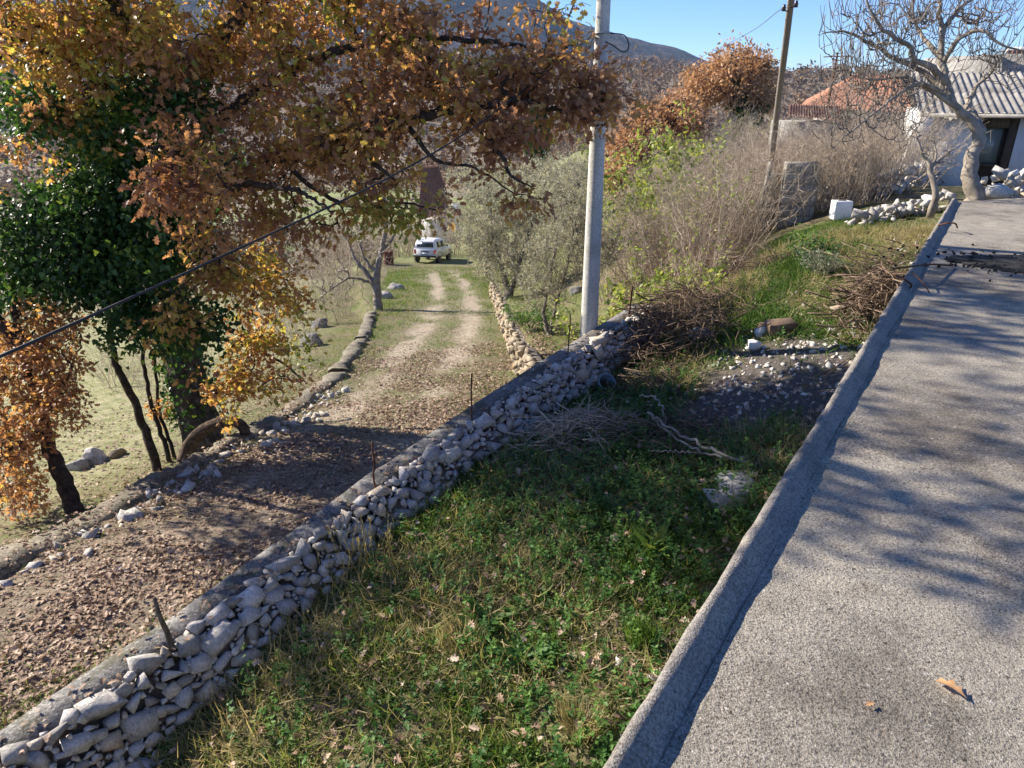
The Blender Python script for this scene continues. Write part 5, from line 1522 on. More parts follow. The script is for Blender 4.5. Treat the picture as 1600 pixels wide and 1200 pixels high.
def rubble_wall(label, pts, h, w, n, sizes, seed, mat=M_STONE):
    pts = np.array(pts); C = catmull(pts, 200)
    o = thing('rubble_wall', label, 'stone wall', C[100])
    r = np.random.default_rng(seed)
    def fn(r2):
        k = r2.integers(0, 200); p = C[k].copy()
        a = r2.uniform(-1, 1); hh = h * r2.random() ** .8
        p[0] += a * w * .5 * (1 - .4 * hh / h); p[1] += r2.uniform(-1, 1) * w * .5 * (1 - .5 * hh / h); p[2] = float(gz(p[0], p[1])) + hh
        return p
    P, S = darts(n, fn, lambda r2, p: r2.uniform(*sizes), seed, .30)
    vis_ = np.argsort(-S)
    nb = min(120, len(P) * 2 // 3)
    stone_parts(o, P[vis_[:nb]], S[vis_[:nb]], mat, seed + 1, .4)
    g, rn = rocks_joined(P[vis_[nb:]], S[vis_[nb:]], seed + 2)
    obj('rubble', g, mat, o, False, {'rnd': rn}, 'stuff')
    return o
rubble_wall('tumbled pale stone heap in the grass between the white box and the slab', [WG(1345, 350), WG(1375, 345), WG(1420, 335), WG(1480, 325)], .22, .5, 900, (.12, .32), 61)
rubble_wall('low ruined stone wall running behind the grass to the foot of the fig trunk', [WG(1275, 335) + [0, .6, 0], WG(1340, 315), WG(1400, 300), WG(1460, 290), WG(1510, 285)], .5, .5, 1500, (.14, .36), 64)
p0 = W(1552, 306, 12.3); p1 = W(1640, 306, 12.6)
for p in (p0, p1): pass
rubble_wall('grey dry stone wall right of the fig tree in front of the white house', [p0, (p0 + p1) / 2, p1, p1 + [.8, .2, 0]], .55, .45, 1200, (.16, .36), 67)
g = (rock(16, 900)[0] * np.array([.55, .3, .5]) * 1.2 + W(1556, 297, 11.5) + [0, 0, -.03], rock(16, 900)[1])
single('white_stone', g, M_STONE, 'pale block of stone lying at the slab end right of the fig trunk', 'stone', None, False, {'rnd': np.full(len(g[0]), .05)})

# ------------------------------------------------------------------ the white house with a corrugated roof
hb = W(1424, 292, 20.0)
hx0, hy0, hz0 = hb[0], hb[1], hb[2] - .5
eave = CAMZ + ray(1500, 176)[2] * hy0 / ray(1500, 176)[1]
wh = thing('white_house', 'low white rendered house with a grey corrugated roof behind the fig tree', 'house', (hx0, hy0, hz0))
HW, HD = 9.0, 5.0
HROT = math.radians(-21.5)
def along(u):
    a = np.linspace(0, 9, 1800); X = hx0 + a * math.cos(HROT); Y = hy0 + a * math.sin(HROT)
    uu = 800 + FPX * X / (Y * CP + 1.2 * SP)
    return float(a[np.argmin(np.abs(uu - u))])
ox0, ox1 = hx0 + along(1522), hx0 + along(1590)
def wallbox(x0, x1, y0, y1, z0, z1): return box(((x0 + x1) / 2, (y0 + y1) / 2, (z0 + z1) / 2), (x1 - x0, y1 - y0, z1 - z0))
sill = eave - 1.55
obj('wall', join(wallbox(hx0, ox0, hy0, hy0 + .35, hz0, eave), wallbox(ox1, hx0 + HW, hy0 + .002, hy0 + .35, hz0, eave), wallbox(ox0, ox1, hy0 + .001, hy0 + .35, hz0, sill - .55), wallbox(ox0, ox1, hy0 + .003, hy0 + .35, eave - .08, eave - .001),
     wallbox(hx0 + .001, hx0 + .3, hy0 + .35, hy0 + HD, hz0, eave - .002), wallbox(hx0 + .3, hx0 + HW, hy0 + HD - .3, hy0 + HD, hz0, eave + .9)), M_WHITE, wh)
V, F = box((0, 0, 0), (.42, .5, eave - hz0))
V = V + [hx0 - .05, hy0 - .1, (eave + hz0) / 2]; low = V[:, 2] < (eave + hz0) / 2; V[low, 0] -= .22; V[low, 1] -= .15
obj('buttress', (V, F), M_WHITE, wh)
M_DOORW = noisy('old_door_wood', [(.3, (.035, .026, .02)), (.7, (.13, .095, .07))], 12, .8, .4, 40, .01, .2, (4, 4, .5))
M_PANE = NB('grey_window_pane'); M_PANE = M_PANE.done(M_PANE.pbsdf((.20, .23, .22), .08, None, .6))
dr = obj('door', wallbox(ox0 + .02, ox1 - .02, hy0 + .2, hy0 + .25, sill - .55, eave - .1), M_DOORW, wh)
obj('pane', wallbox(ox0 + .18, ox1 - .3, hy0 + .17, hy0 + .199, sill + .28, eave - .38), M_PANE, dr)
fr = obj('door_frame', join(wallbox(ox0, ox0 + .1, hy0 + .03, hy0 + .2, sill - .5, eave - .1), wallbox(ox1 - .2, ox1, hy0 + .03, hy0 + .2, sill - .5, eave - .1), wallbox(ox0 + .1, ox1 - .2, hy0 + .04, hy0 + .2, eave - .36, eave - .12), wallbox(ox0 + .1, ox1 - .2, hy0 + .05, hy0 + .2, sill + .2, sill + .27)), M_DOORW, wh)
M_ETER = noisy('fibre_cement_sheet', [(.25, (.13, .122, .11)), (.5, (.26, .25, .23)), (.75, (.38, .37, .34))], 2.2, .9, .4, 30, .005)
ridge_y = hy0 + 3.4; ez0, ez1 = eave + .02, eave + 1.02
def corr_sheet(x0, x1, f0, f1, lift):
    xs = np.linspace(x0, x1, int((x1 - x0) / .177 * 6) + 1); fs = np.linspace(f0, f1, 2)
    X, Fq = np.meshgrid(xs, fs, indexing='ij')
    Y = hy0 - .35 + Fq * (ridge_y - hy0 + .35); Z = ez0 + Fq * (ez1 - ez0) + .026 * np.sin(X / .177 * 2 * np.pi) + lift
    V = np.stack([X, Y, Z], -1).reshape(-1, 3); V2 = V - [0, 0, .008]
    n = len(xs); i = np.arange(n - 1) * 2
    F = np.stack([i, i + 2, i + 3, i + 1], -1); m = len(V)
    return np.vstack([V, V2]), [np.vstack([F, F[:, ::-1] + m, np.stack([i, i + m, i + 2 + m, i + 2], -1)])]
for k in range(9):
    for j in range(2):
        x0 = hx0 - .25 + k * 1.062
        obj('roof_sheet', corr_sheet(x0, x0 + 1.10, j * .5 - (.03 if j else 0), (j + 1) * .5, .012 * j + .003 * (k % 2)), M_ETER, wh, True)
obj('fascia', wallbox(hx0 - .1, hx0 + HW, hy0 - .33, hy0 - .29, eave - .1, eave - .02), M_DOORW, wh)
obj('gutter', tubes(np.array([[[hx0 - .2, hy0 - .37, eave - .05], [hx0 + HW, hy0 - .37, eave - .06]]]), np.full((1, 2), .05), 8), M_ETER, wh, True)

wh.rotation_euler = (0, 0, HROT)
# tiled houses
def tile_roof(p00, p10, p11, p01, nrow, ncol):
    """rows of half round tiles from the eave p00-p10 up to the ridge p01-p11"""
    per = 6
    us = np.linspace(0, 1, ncol * per + 1); vs_ = np.repeat(np.arange(nrow), 2) / nrow
    vs_[1::2] += 1 / nrow
    p00, p10, p11, p01 = map(np.array, (p00, p10, p11, p01))
    nrm = unit(np.cross(p10 - p00, p01 - p00))
    wv = np.linalg.norm(p10 - p00) / ncol
    rows = []
    for k, vv in enumerate(vs_):
        a = p00 + (p01 - p00) * vv; b2 = p10 + (p11 - p10) * vv
        base = a + (b2 - a) * us[:, None]
        h = np.abs(np.sin(us * ncol * np.pi)) * wv * .28 + (wv * .10 if k % 2 == 0 else 0)
        jit = .02 * rng.normal(size=len(us)) * wv
        rows.append(base + nrm * (h + jit)[:, None])
    V = np.stack(rows); m = len(us)
    i = (np.arange(len(vs_) - 1)[:, None] * m + np.arange(m - 1)[None]).ravel()
    return V.reshape(-1, 3), [np.stack([i, i + 1, i + m + 1, i + m], -1)]
M_RUBW = noisy('rubble_masonry', [(.25, (.12, .11, .10)), (.45, (.27, .255, .23)), (.7, (.42, .405, .375))], 5, .95, 1.0, 7, .08)
def px_at(u, v, y):
    d = ray(u, v); return np.array([0, 0, CAMZ]) + d * (y / d[1])
th_ = thing('tiled_house', 'old stone house with a hipped red tile roof seen through the fig branches', 'house', px_at(1300, 200, 32))
e0, e1 = px_at(1250, 172, 32), px_at(1430, 178, 28); r0_, r1_ = px_at(1345, 118, 36), px_at(1405, 120, 33)
obj('roof', tile_roof(e0, e1, r1_, r0_, 12, 22), M_TILE, th_)
e2 = px_at(1262, 158, 40)
obj('roof', tile_roof(e2, e0, r0_, r0_ + [0, .3, 0], 12, 26), M_TILE, th_)
obj('wall', join(wallbox(e0[0] + 1.4, e1[0] - .1, 32.3, 34.0, e0[2] - 4.5, e0[2] - .03)), M_RUBW, th_)
obj('cornice', wallbox(e0[0] + 1.5, e0[0] + 4.0, 32.1, 32.28, e0[2] - .22, e0[2] - .04), M_WHITE, th_)
l_ = thing('stone_shed', 'low rubble stone shed with a small red tile roof left of the tiled house', 'shed', px_at(1265, 205, 27.5))
f0, f1 = px_at(1232, 181, 27), px_at(1316, 190, 27); f2, f3 = px_at(1312, 165, 29.2), px_at(1234, 164, 29.2)
obj('roof', tile_roof(f0, f1, f2, f3, 8, 20), M_TILE, l_)
obj('wall', wallbox(f0[0] + .1, f1[0] - .1, 27.2, 29.0, f0[2] - 3, min(f0[2], f1[2]) - .03), M_RUBW, l_)
sh = thing('stone_house', 'stone gabled house with a strip of red tile roof above the corrugated roof', 'house', px_at(1600, 130, 29))
ga_ = px_at(1525, 128, 28); gp = px_at(1562, 84, 28); gb = px_at(1680, 128, 28)
V = np.array([ga_ - [0, 0, 3], ga_, gp, [gb[0], 28, gp[2]], gb - [0, 0, 3]]); V2 = V + [0, 5, 0]
obj('wall', (np.vstack([V, V2]), [np.array([[0, 4, 3, 2, 1], [5, 6, 7, 8, 9]]), np.array([[0, 1, 6, 5], [1, 2, 7, 6], [2, 3, 8, 7]])]), M_RUBW, sh)
q0_, q1_ = px_at(1568, 98, 29), px_at(1690, 100, 29); q2_, q3_ = px_at(1690, 82, 31.5), px_at(1572, 82, 31.5)
obj('roof', tile_roof(q0_ + [0, 0, .05], q1_ + [0, 0, .05], q2_ + [0, 0, .05], q3_ + [0, 0, .05], 6, 16), M_TILE, sh)
obj('ridge_cap', tubes(np.array([[q3_ + [0, 0, .1], q2_ + [0, 0, .1]]]), np.full((1, 2), .1), 8), M_WHITE, sh, True)
am = thing('antenna_mast', 'thin dark leaning antenna mast on the tiled house behind the fig twigs', 'antenna', px_at(1290, 188, 29))
a0, a1 = px_at(1289, 190, 29), px_at(1309, 82, 29)
obj('mast', tubes(np.array([[a0, a1]]), np.array([[.05, .035]]), 7), M_RUST, am, True)
obj('crossbar', tubes(np.array([[a1 + [-.5, 0, -.15], a1 + [.5, 0, -.12]], [a1 + [-.35, 0, -.55], a1 + [.35, 0, -.52]]]), np.full((2, 2), .018), 5), M_RUST, am, True)
rh = thing('tiled_house', 'house with a bright red tile roof mostly hidden behind the oak leaves and olive', 'house', px_at(660, 345, 70))
k0, k1 = px_at(652, 342, 68), px_at(712, 338, 68); k2, k3 = px_at(684, 258, 74), px_at(660, 260, 74)
obj('roof', tile_roof(k0, k1, k2, k3, 16, 12), M_TILE, rh)
obj('wall', wallbox(k0[0] + .3, k1[0] - .3, 68.4, 78, k0[2] - 4, min(k0[2], k1[2]) - .1), M_WHITE, rh)

# ------------------------------------------------------------------ the white car on the track
cb_ = WG(664, 412); yaw = math.radians(-13)
car = thing('parked_car', 'boxy white off road car parked on the track, seen from behind', 'car', cb_)
M_PAINT = NB('white_car_paint'); _p = M_PAINT.pbsdf((.78, .79, .80), .3, None, .5); M_PAINT = M_PAINT.done(_p)
M_CGL = NB('car_glass'); M_CGL = M_CGL.done(M_CGL.pbsdf((.025, .035, .045), .05, None, .7))
M_CBL = plain('car_black_plastic', (.03, .03, .032), .6, .4)
M_CRED = plain('red_lamp', (.42, .03, .025), .25, .5)
M_CAMB = plain('amber_lamp', (.7, .25, .03), .25, .5)
M_PLATE = plain('number_plate_white', (.75, .75, .72), .5, .4)
M_HUB = plain('dusty_wheel_rim', (.42, .36, .28), .7, .3)
slope = math.atan2(float(gz(cb_[0] + math.sin(-yaw) * 2.2, cb_[1] + 2.2)) - cb_[2], 2.2)
CM = Matrix.Translation(Vector(cb_)) @ Matrix.Rotation(yaw, 4, 'Z') @ Matrix.Rotation(slope, 4, 'X') @ Matrix.Scale(1.08, 4)
def cgeo(V, F):
    M = np.array(CM); V = np.asarray(V, float)
    return V @ M[:3, :3].T + M[:3, 3], F
def sections(secs):
    """secs: list of (y, [(x, z) half outline from bottom centre up])"""
    rows = []
    for y, hp in secs:
        hp = np.array(hp)
        ring = np.vstack([np.stack([hp[:, 0], hp[:, 1]], 1), np.stack([-hp[::-1, 0], hp[::-1, 1]], 1)])
        rows.append(np.stack([ring[:, 0], np.full(len(ring), y), ring[:, 1]], -1))
    V = np.stack(rows); n = V.shape[1]
    k = np.arange(len(rows) - 1)[:, None] * n; j = np.arange(n)[None]; j2 = (j + 1) % n
    F = np.stack([k + j, k + j2, k + n + j2, k + n + j], -1).reshape(-1, 4)
    return V.reshape(-1, 3), [F, np.arange(n)[::-1][None], ((len(rows) - 1) * n + np.arange(n))[None]]
lo = lambda w, z0, z1: [(w * .93, z0), (w, z0 + .12), (w, z1 - .12), (w * .965, z1 - .02), (w * .90, z1)]
body = sections([(.0, lo(.80, .48, .98)), (.05, lo(.83, .42, 1.02)), (.5, lo(.84, .40, 1.03)), (1.9, lo(.84, .40, 1.03)), (2.6, lo(.84, .40, 1.02)), (3.45, lo(.80, .42, .98)), (3.62, lo(.77, .48, .92))])
bdy = obj('body', cgeo(*body), M_PAINT, car, True)
top_ = lambda w0, z0, w1, z1: [(w0, z0), (w0 - .01, z0 + .05), (w1 + .04, z1 - .1), (w1, z1 - .03), (w1 - .1, z1)]
cabin = sections([(.03, top_(.76, .99, .70, 1.05)), (.10, top_(.77, 1.0, .67, 1.40)), (.26, top_(.78, 1.0, .63, 1.60)), (.8, top_(.78, 1.0, .63, 1.64)), (1.7, top_(.78, 1.0, .63, 1.62)), (2.05, top_(.78, 1.0, .63, 1.52)), (2.5, top_(.77, 1.0, .74, 1.06))])
obj('cabin', cgeo(*cabin), M_PAINT, car, True)
V, F = box((0, 0, 0), (1.18, .012, .36)); 
V[V[:, 2] > 0, 0] *= .93
obj('rear_window', cgeo(*(V @ np.array(Matrix.Rotation(-.24, 3, 'X')).T + [0, .075, 1.27], F)), M_CGL, car)
obj('windscreen', cgeo(*((lambda V, F: (V @ np.array(Matrix.Rotation(.78, 3, 'X')).T + [0, 2.29, 1.30], F))(*box((0, 0, 0), (1.22, .012, .52))))), M_CGL, car)
for sx in (-1, 1):
    for y0, y1 in ((.32, 1.02), (1.10, 1.98)):
        V = np.array([[sx * .782, y0, 1.08], [sx * .782, y1 + (.12 if y1 > 1.5 else 0), 1.08], [sx * .685, y1 - (.12 if y1 > 1.5 else 0), 1.47], [sx * .685, y0 + .06, 1.47]])
        V = np.vstack([V, V + [sx * .012, 0, .003]])
        obj('side_window', cgeo(V, np.array([[0, 1, 2, 3], [4, 7, 6, 5], [0, 4, 5, 1], [1, 5, 6, 2], [2, 6, 7, 3], [3, 7, 4, 0]])), M_CGL, car)
    tl = obj('tail_light', cgeo(*bevel_geo(box((sx * .70, -.012, .80), (.15, .05, .26)), .012)), M_CRED, car)
    obj('indicator', cgeo(*box((sx * .745, -.042, .74), (.05, .014, .10))), M_CAMB, tl)
    obj('mirror', cgeo(*bevel_geo(box((sx * .93, 1.98, 1.12), (.14, .08, .12)), .02)), M_CBL, car)
    obj('door', cgeo(*box((sx * .843, 1.55, .76), (.012, .98, .44))), M_PAINT, car)
    for yy in (.62, 2.82):
        w = obj('wheel', cgeo(*(lambda V, F: (V, F))(*lathe([(.0, -.09), (.24, -.09), (.335, -.085), (.35, -.05), (.35, .05), (.335, .085), (.24, .09), (0, .09)], 20, (sx * .74, yy, .35), (1, 0, 0)))), M_BLACK, car, True)
        obj('rim', cgeo(*lathe([(0, -.02), (.17, -.015), (.21, .012), (.21, .0)], 16, (sx * .835, yy, .35), (sx, 0, 0))), M_HUB, w, True)
        obj('wheel_arch', cgeo(*lathe([(.40, -.008), (.44, -.008), (.44, .008), (.40, .008), (.40, -.008)], 20, (sx * .842, yy, .38), (1, 0, 0))), M_CBL, car)
obj('rear_bumper', cgeo(*bevel_geo(box((0, -.07, .50), (1.62, .12, .11)), .02)), M_CBL, car)
obj('front_bumper', cgeo(*bevel_geo(box((0, 3.70, .50), (1.58, .12, .11)), .02)), M_CBL, car)
obj('number_plate', cgeo(*box((0, -.012, .67), (.50, .02, .11))), M_PLATE, car)
obj('tailgate_trim', cgeo(*bevel_geo(box((0, -.02, .80), (.62, .03, .06)), .006)), M_CBL, car)
obj('spare_wheel_cover', cgeo(*box((0, 3.1, 1.0), (1.0, .7, .02))), M_PAINT, car)
bb_ = WG(608, 414)
br = thing('rusty_barrel', 'upright rust red oil barrel behind the pale tree left of the car', 'barrel', bb_)
M_BARREL = noisy('rusty_red_barrel', [(.3, (.08, .032, .022)), (.6, (.19, .08, .055)), (.8, (.28, .14, .10))], 5, .8, .4)
obj('drum', lathe([(0, 0), (.34, 0), (.35, .03), (.34, .05), (.34, .3), (.36, .33), (.34, .36), (.34, .62), (.36, .65), (.34, .68), (.34, .98), (.355, 1.0), (.335, 1.02)], 22, bb_), M_BARREL, br, True)
obj('lid', lathe([(.33, .97), (.32, .985), (0, .985)], 22, bb_), M_BARREL, br)

# ------------------------------------------------------------------ things lying about
tl_ = bt - .95
lg = np.array([W(286, 722, tl_), W(297, 694, tl_), W(318, 672, tl_ - .05), (W(348, 660, tl_ - .1)), W(374, 662, tl_ - .1), W(384, 680, tl_ - .05), W(378, 702, tl_), W(362, 718, tl_ + .05)])
C = catmull(lg, 60)
M_LOG = noisy('brown_vine_wood', [(.3, (.035, .026, .02)), (.52, (.11, .08, .06)), (.75, (.26, .20, .155))], 16, .9, 1.0, 40, .03, .1)
single('curved_log', trunk_geo(C, np.interp(np.linspace(0, 1, 60), [0, .3, .7, 1], [.095, .085, .078, .09]), 20, .20, 7.7, 0, .7, 9), M_LOG, 'thick dead vine trunk bent in an arch against the foot of the oak', 'log', lg[0], True)

M_WALLROCK = noisy('dark_grey_rock', [(.3, (.11, .105, .095)), (.7, (.30, .29, .27))], 7, .9, .7, 30, .02)  # plain darker grey stone for some of the boulders
def crag(seed):
    r = np.random.default_rng(seed)
    bm = bmesh.new(); bmesh.ops.create_icosphere(bm, subdivisions=4, radius=1)
    V, F = bm_geo(bm)
    for _ in range(9):
        d = unit(r.normal(size=3)); h = r.uniform(.55, .85); k = V @ d
        V = V - np.maximum(k - h, 0)[:, None] * d * .92
    n = fbm(V[:, 0] * 2.2 + seed, V[:, 1] * 2.2 + V[:, 2] * 1.7, 5)
    return V * (1 + .28 * n)[:, None], F
def boulder(label, u, v, size, seed, mat=M_STONE, sq_=.7):
    p = WG(u, v); V, F = crag(seed)
    V = V * size * np.array([.62, .55, .5]) + p + [0, 0, size * .08]
    return single('boulder', (V, F), mat, label, 'boulder', None, False, {'rnd': np.full(len(V), .07 + (seed % 5) * .03)})
boulder('grey boulder in the left field beside the low wall, biggest of its cluster', 145, 722, .42, 301)
boulder('grey boulder left of the biggest one in the left field', 122, 732, .34, 302)
boulder('rounded brown stone right of the boulder cluster in the left field', 183, 712, .26, 303, M_STONE_WARM)
boulder('grey rock outcrop below the bare tree, upper of the two', 500, 512, .7, 304, M_WALLROCK)
boulder('grey rock outcrop below the bare tree, lower of the two', 490, 540, .7, 305, M_WALLROCK)
boulder('grey rock half hidden by golden leaves on the slope left of the low wall', 445, 552, .4, 306, M_WALLROCK)
boulder('white rock lying on the grass verge left of the track near the bare tree', 618, 452, .7, 307)
boulder('flat pale rock beside the end of the low wall', 602, 466, .55, 308)
boulder('grey rock under the olive bush right of the track', 900, 458, .45, 309, M_WALLROCK)
boulder('large lump of pale concrete on the brush pile in the yard', 1095, 530, .30, 310)
M_PLASTER = plain('white_plaster_lump', (.70, .69, .66), .9, .2, 0, .06, 8)
for u, v, s_z, sd, lab in ((1187, 526, .19, 311, 'white lump of plaster touching the brown block in the yard'), (1179, 546, .20, 312, 'white lump of plaster lying nearest the camera below the brown block')):
    p = WG(u, v); V, F = rock(24, sd); single('plaster_lump', (V * s_z * np.array([1, 1.1, 1.5]) + p + [0, 0, .05], F), M_PLASTER, lab, 'lump')
M_BRICK = noisy('brown_block', [(.3, (.11, .075, .05)), (.7, (.24, .17, .12))], 8, .9, .5)
p = WG(1220, 522); single('hollow_block', bevel_geo(box(p + [0, .05, .07], (.36, .2, .18), .12, .1, -.06), .012), M_BRICK, 'brown building block lying in the yard beside the burnt patch', 'block')
p = WG(1196, 520); single('broken_brick', bevel_geo(box(p + [0, .05, .05], (.15, .13, .12), .5, .2, .2), .015), M_BRICK, 'small broken brown brick left of the building block', 'brick')
p = WG(940, 612)
bk = thing('bucket', 'old blue grey plastic bucket tipped over by the foot of the wall', 'bucket', p)
M_BUCK = plain('blue_grey_plastic', (.20, .27, .34), .5, .4)
ax = unit(np.array([.25, -.75, .55]))
obj('pail', lathe([(0, 0), (.075, 0), (.10, .17), (.112, .175), (.112, .185), (.096, .185), (.072, .01), (0, .01)], 24, p + [0, .06, .06], ax), M_BUCK, bk, True)
rc = p + [0, .06, .06] + ax * .178
s3, a3, n3 = frames(ax[None], np.array([[0, 0, 1.]]))
thh = np.linspace(0, np.pi, 20)
hd = rc + .112 * (np.cos(thh)[:, None] * s3[0] + np.sin(thh)[:, None] * (n3[0] * .8 * -1 + ax * .3))
obj('handle', tubes(hd[None], np.full((1, 20), .004), 5), M_GALV, bk)

# cut brush and sticks
def brush_pile(label, c, lx, ly, h, n, mat, axis_, r=.006, seg=None, Lr=(.3, 1.0), name='brush_pile'):
    K = 5
    c = np.asarray(c, float)
    ca, sa = math.cos(axis_), math.sin(axis_)
    g = rng.normal(size=(n, 2)) * .45
    x = c[0] + ca * g[:, 0] * lx - sa * g[:, 1] * ly; y = c[1] + sa * g[:, 0] * lx + ca * g[:, 1] * ly
    hh = h * np.exp(-(g ** 2).sum(1) * 1.6)
    z = np.maximum(gz(x, y), c[2] - .35) + hh * rng.random(n) + .01
    an = axis_ + rng.normal(size=n) * .7
    d = np.stack([np.cos(an), np.sin(an), rng.normal(size=n) * .22], -1)
    L = rng.uniform(*Lr, n) ; f = np.linspace(-.5, .5, K)
    P = np.stack([x, y, z], -1)[:, None] + d[:, None] * (L[:, None] * f)[..., None]
    P += rng.normal(size=P.shape) * .018 + (rng.normal(size=(n, 1, 3)) * .10) * (f ** 2)[None, :, None] * 2
    P[..., 2] = np.maximum(P[..., 2], np.maximum(gz(P[..., 0], P[..., 1]) + .005, 0 * P[..., 2] + c[2] - .6))
    R = r * rng.uniform(.4, 1.4, n)[:, None] * np.linspace(1.15, .5, K)[None]
    n2 = n * 2
    i = np.repeat(np.arange(n), 2); k = rng.integers(1, K, n2)
    P2 = P[i, k][:, None] + unit(np.repeat(d, 2, 0) + rdir(n2) * .8)[:, None] * (np.repeat(L, 2) * rng.uniform(.15, .4, n2))[:, None, None] * np.linspace(0, 1, 4)[None, :, None] + rng.normal(size=(n2, 4, 3)) * .008
    R2 = np.repeat(R[:, 2], 2)[:, None] * np.linspace(.6, .25, 4)[None]
    A = tubes(P, R, 4); B = tubes(P2, R2, 3, False)
    rn = np.concatenate([np.repeat(rng.random(n), K * 4), np.repeat(rng.random(n2), 12)])
    o = thing(name, label, 'brush pile', c)
    obj('twigs', join(A, B), mat, o, False, {'rnd': rn}, 'stuff')
    return o
brush_pile('broad heap of brown cut brush lying over the end of the stone wall', WG(1035, 520), 1.7, 1.1, .55, 950, M_TWIG_DK, ANG, .006)
brush_pile('dark stack of cut branches at the foot of the tall thin shrub', WG(1095, 450), 1.2, .8, .6, 420, M_TWIG_DK, ANG + .6, .011)
brush_pile('dry dead bush lying along the foot of the stone wall in shade', WG(900, 685), .8, .5, .30, 330, M_TWIG, .5, .0045, None, (.2, .7))
brush_pile('low tangle of grey twigs around the long pale sticks', WG(1040, 690), .7, .5, .16, 200, M_TWIG_DK, .2, .005)
brush_pile('pile of pruned twigs heaped against the kerb near the white stones', WG(1362, 478), 1.0, .45, .38, 330, M_TWIG_DK, ANG, .008)
brush_pile('loose sticks spread on the grass above the kerb pile', WG(1380, 418), 1.0, .5, .10, 70, M_TWIG_DK, .2, .006, None, (.5, 1.4))
brush_pile('small low heap of reddish brush on the grass below the block wall', WG(1190, 420), .7, .3, .10, 200, M_TWIG_DK, .1, .004, None, (.2, .6))
brush_pile('short dark brush beside the grey log in the yard', WG(1010, 610), .5, .3, .2, 150, M_TWIG_DK, .1, .005, None, (.2, .7))
M_STICK = noisy('pale_bare_stick', [(.3, (.13, .105, .085)), (.7, (.36, .315, .265))], 10, .8, .4, 40)
def stick(name, label, pts, r0, r1, mat=M_STICK, lift=.05, cat='stick'):
    P = np.array([WG(*p[:2], lift if len(p) < 3 else p[2]) for p in pts]); C = catmull(P, 24); C[1:-1] += rng.normal(size=(22, 3)) * .012
    single(name, trunk_geo(C, np.linspace(r0, r1, 24), 7, .08, r0 * 99), mat, label, cat, P[0], True)
stick('fallen_branch', 'long pale fallen branch lying on the weeds, thickest of the sticks', [(1012, 644, .26), (1050, 672, .20), (1100, 697, .17), (1168, 722, .12)], .011, .019)
stick('fallen_branch', 'thin pale branch lying just below the thickest stick', [(1020, 655, .2), (1070, 694, .17), (1130, 715, .14), (1170, 716, .12)], .010, .012)
stick('fallen_branch', 'curved pale twig arching up behind the long sticks', [(1000, 619, .3), (1025, 622, .3), (1037, 642, .24), (1042, 668, .15)], .011, .008)
stick('fallen_branch', 'short pale stick lying across under the long branch', [(1018, 705, .16), (1060, 706, .17), (1105, 708, .16)], .006, .005)
stick('grey_log', 'short grey weathered log lying in the weeds behind the sticks', [(1012, 600, .08), (1035, 606, .08), (1060, 612, .08)], .04, .03, M_DEADWOOD, .08, 'log')
M_PLANK = noisy('bleached_plank', [(.3, (.30, .235, .175)), (.7, (.52, .43, .34))], 8, .8, .4, 30, .01, .2, (2, 2, 2))
for u, v, L, a, lab in ((1322, 488, .5, .5, 'bleached split board lying on the twig pile, longer one'), (1335, 470, .35, .9, 'pale flat board on top of the twig pile by the kerb')):
    p = WG(u, v); single('board', bevel_geo(box(p + [0, .05, .07], (L, .09, .02), a, .15), .004), M_PLANK, lab, 'board')

# ------------------------------------------------------------------ on the slab and the kerb
def slab_pt(u, v, z=0.0):
    d = ray(u, v); t = (z - CAMZ) / d[2]; return np.array([0, 0, CAMZ]) + d * t
def rod(name, label, pts, r, mat=M_RUST):
    P = np.array([slab_pt(u, v, z) for u, v, z in pts])
    single(name, tubes(catmull(P, 24)[None], np.full((1, 24), r), 7), mat, label, 'rod', P[0], True)
rod('bent_rebar', 'bent rusty bar hooking over the far kerb, farthest of the bars', [(1466, 352, .06), (1478, 349, .11), (1492, 349, .11), (1496, 356, .04)], .009)
rod('bent_rebar', 'long rusty bar lying from the twig pile over the kerb onto the slab', [(1395, 420, .12), (1420, 417, .14), (1455, 413, .09), (1488, 415, .02)], .009)
rod('bent_rebar', 'rusty bar curling down onto the slab below the long bar', [(1398, 430, .1), (1412, 436, .12), (1424, 445, .05), (1420, 452, .01)], .009)
rod('bent_rebar', 'thin grey wire bent from the kerb down to the slab, nearest of the bars', [(1425, 425, .12), (1440, 440, .08), (1453, 458, .01)], .005)
cc = slab_pt(1572, 412)
def blob_sheet(c, rx, ry, seed, z, n=72, rough=.5):
    th = np.linspace(0, 2 * np.pi, n, endpoint=False)
    f = 1 + rough * (fbm(np.cos(th) * 1.5 + seed, np.sin(th) * 1.5 + seed, 3) * 2) + rough * .5 * fbm(np.cos(th) * 7 + seed, np.sin(th) * 7, 2)
    O = np.stack([c[0] + rx * f * np.cos(th), c[1] + ry * f * np.sin(th), np.full(n, z)], -1)
    V = np.vstack([O, [[c[0], c[1], z + .004]], O - [0, 0, .02]])
    i = np.arange(n); j = (i + 1) % n
    return V, [np.stack([i, j, np.full(n, n)], -1), np.stack([i + n + 1, j + n + 1, j, i], -1)]
M_CHAR = noisy('charred_residue', [(.3, (.008, .008, .009)), (.6, (.022, .021, .020)), (.78, (.09, .085, .08))], 24, .9, .9, 60, .01)
cp_ = thing('charred_patch', 'black charred patch with flakes on the concrete slab at the right edge', 'burnt patch', cc)
obj('residue', blob_sheet(cc + [.25, 0, 0], .78, .36, 1.3, .012), M_CHAR, cp_)
ch = [rock(8, 700 + i) for i in range(8)]
P = cc + np.stack([rng.normal(size=260) * .55, rng.normal(size=260) * .30, np.full(260, .012)], -1)
g, rn = rocks_joined(P, rng.uniform(.015, .05, 260), 71, .3)
obj('flakes', g, M_CHAR, cp_, False, None, 'stuff')
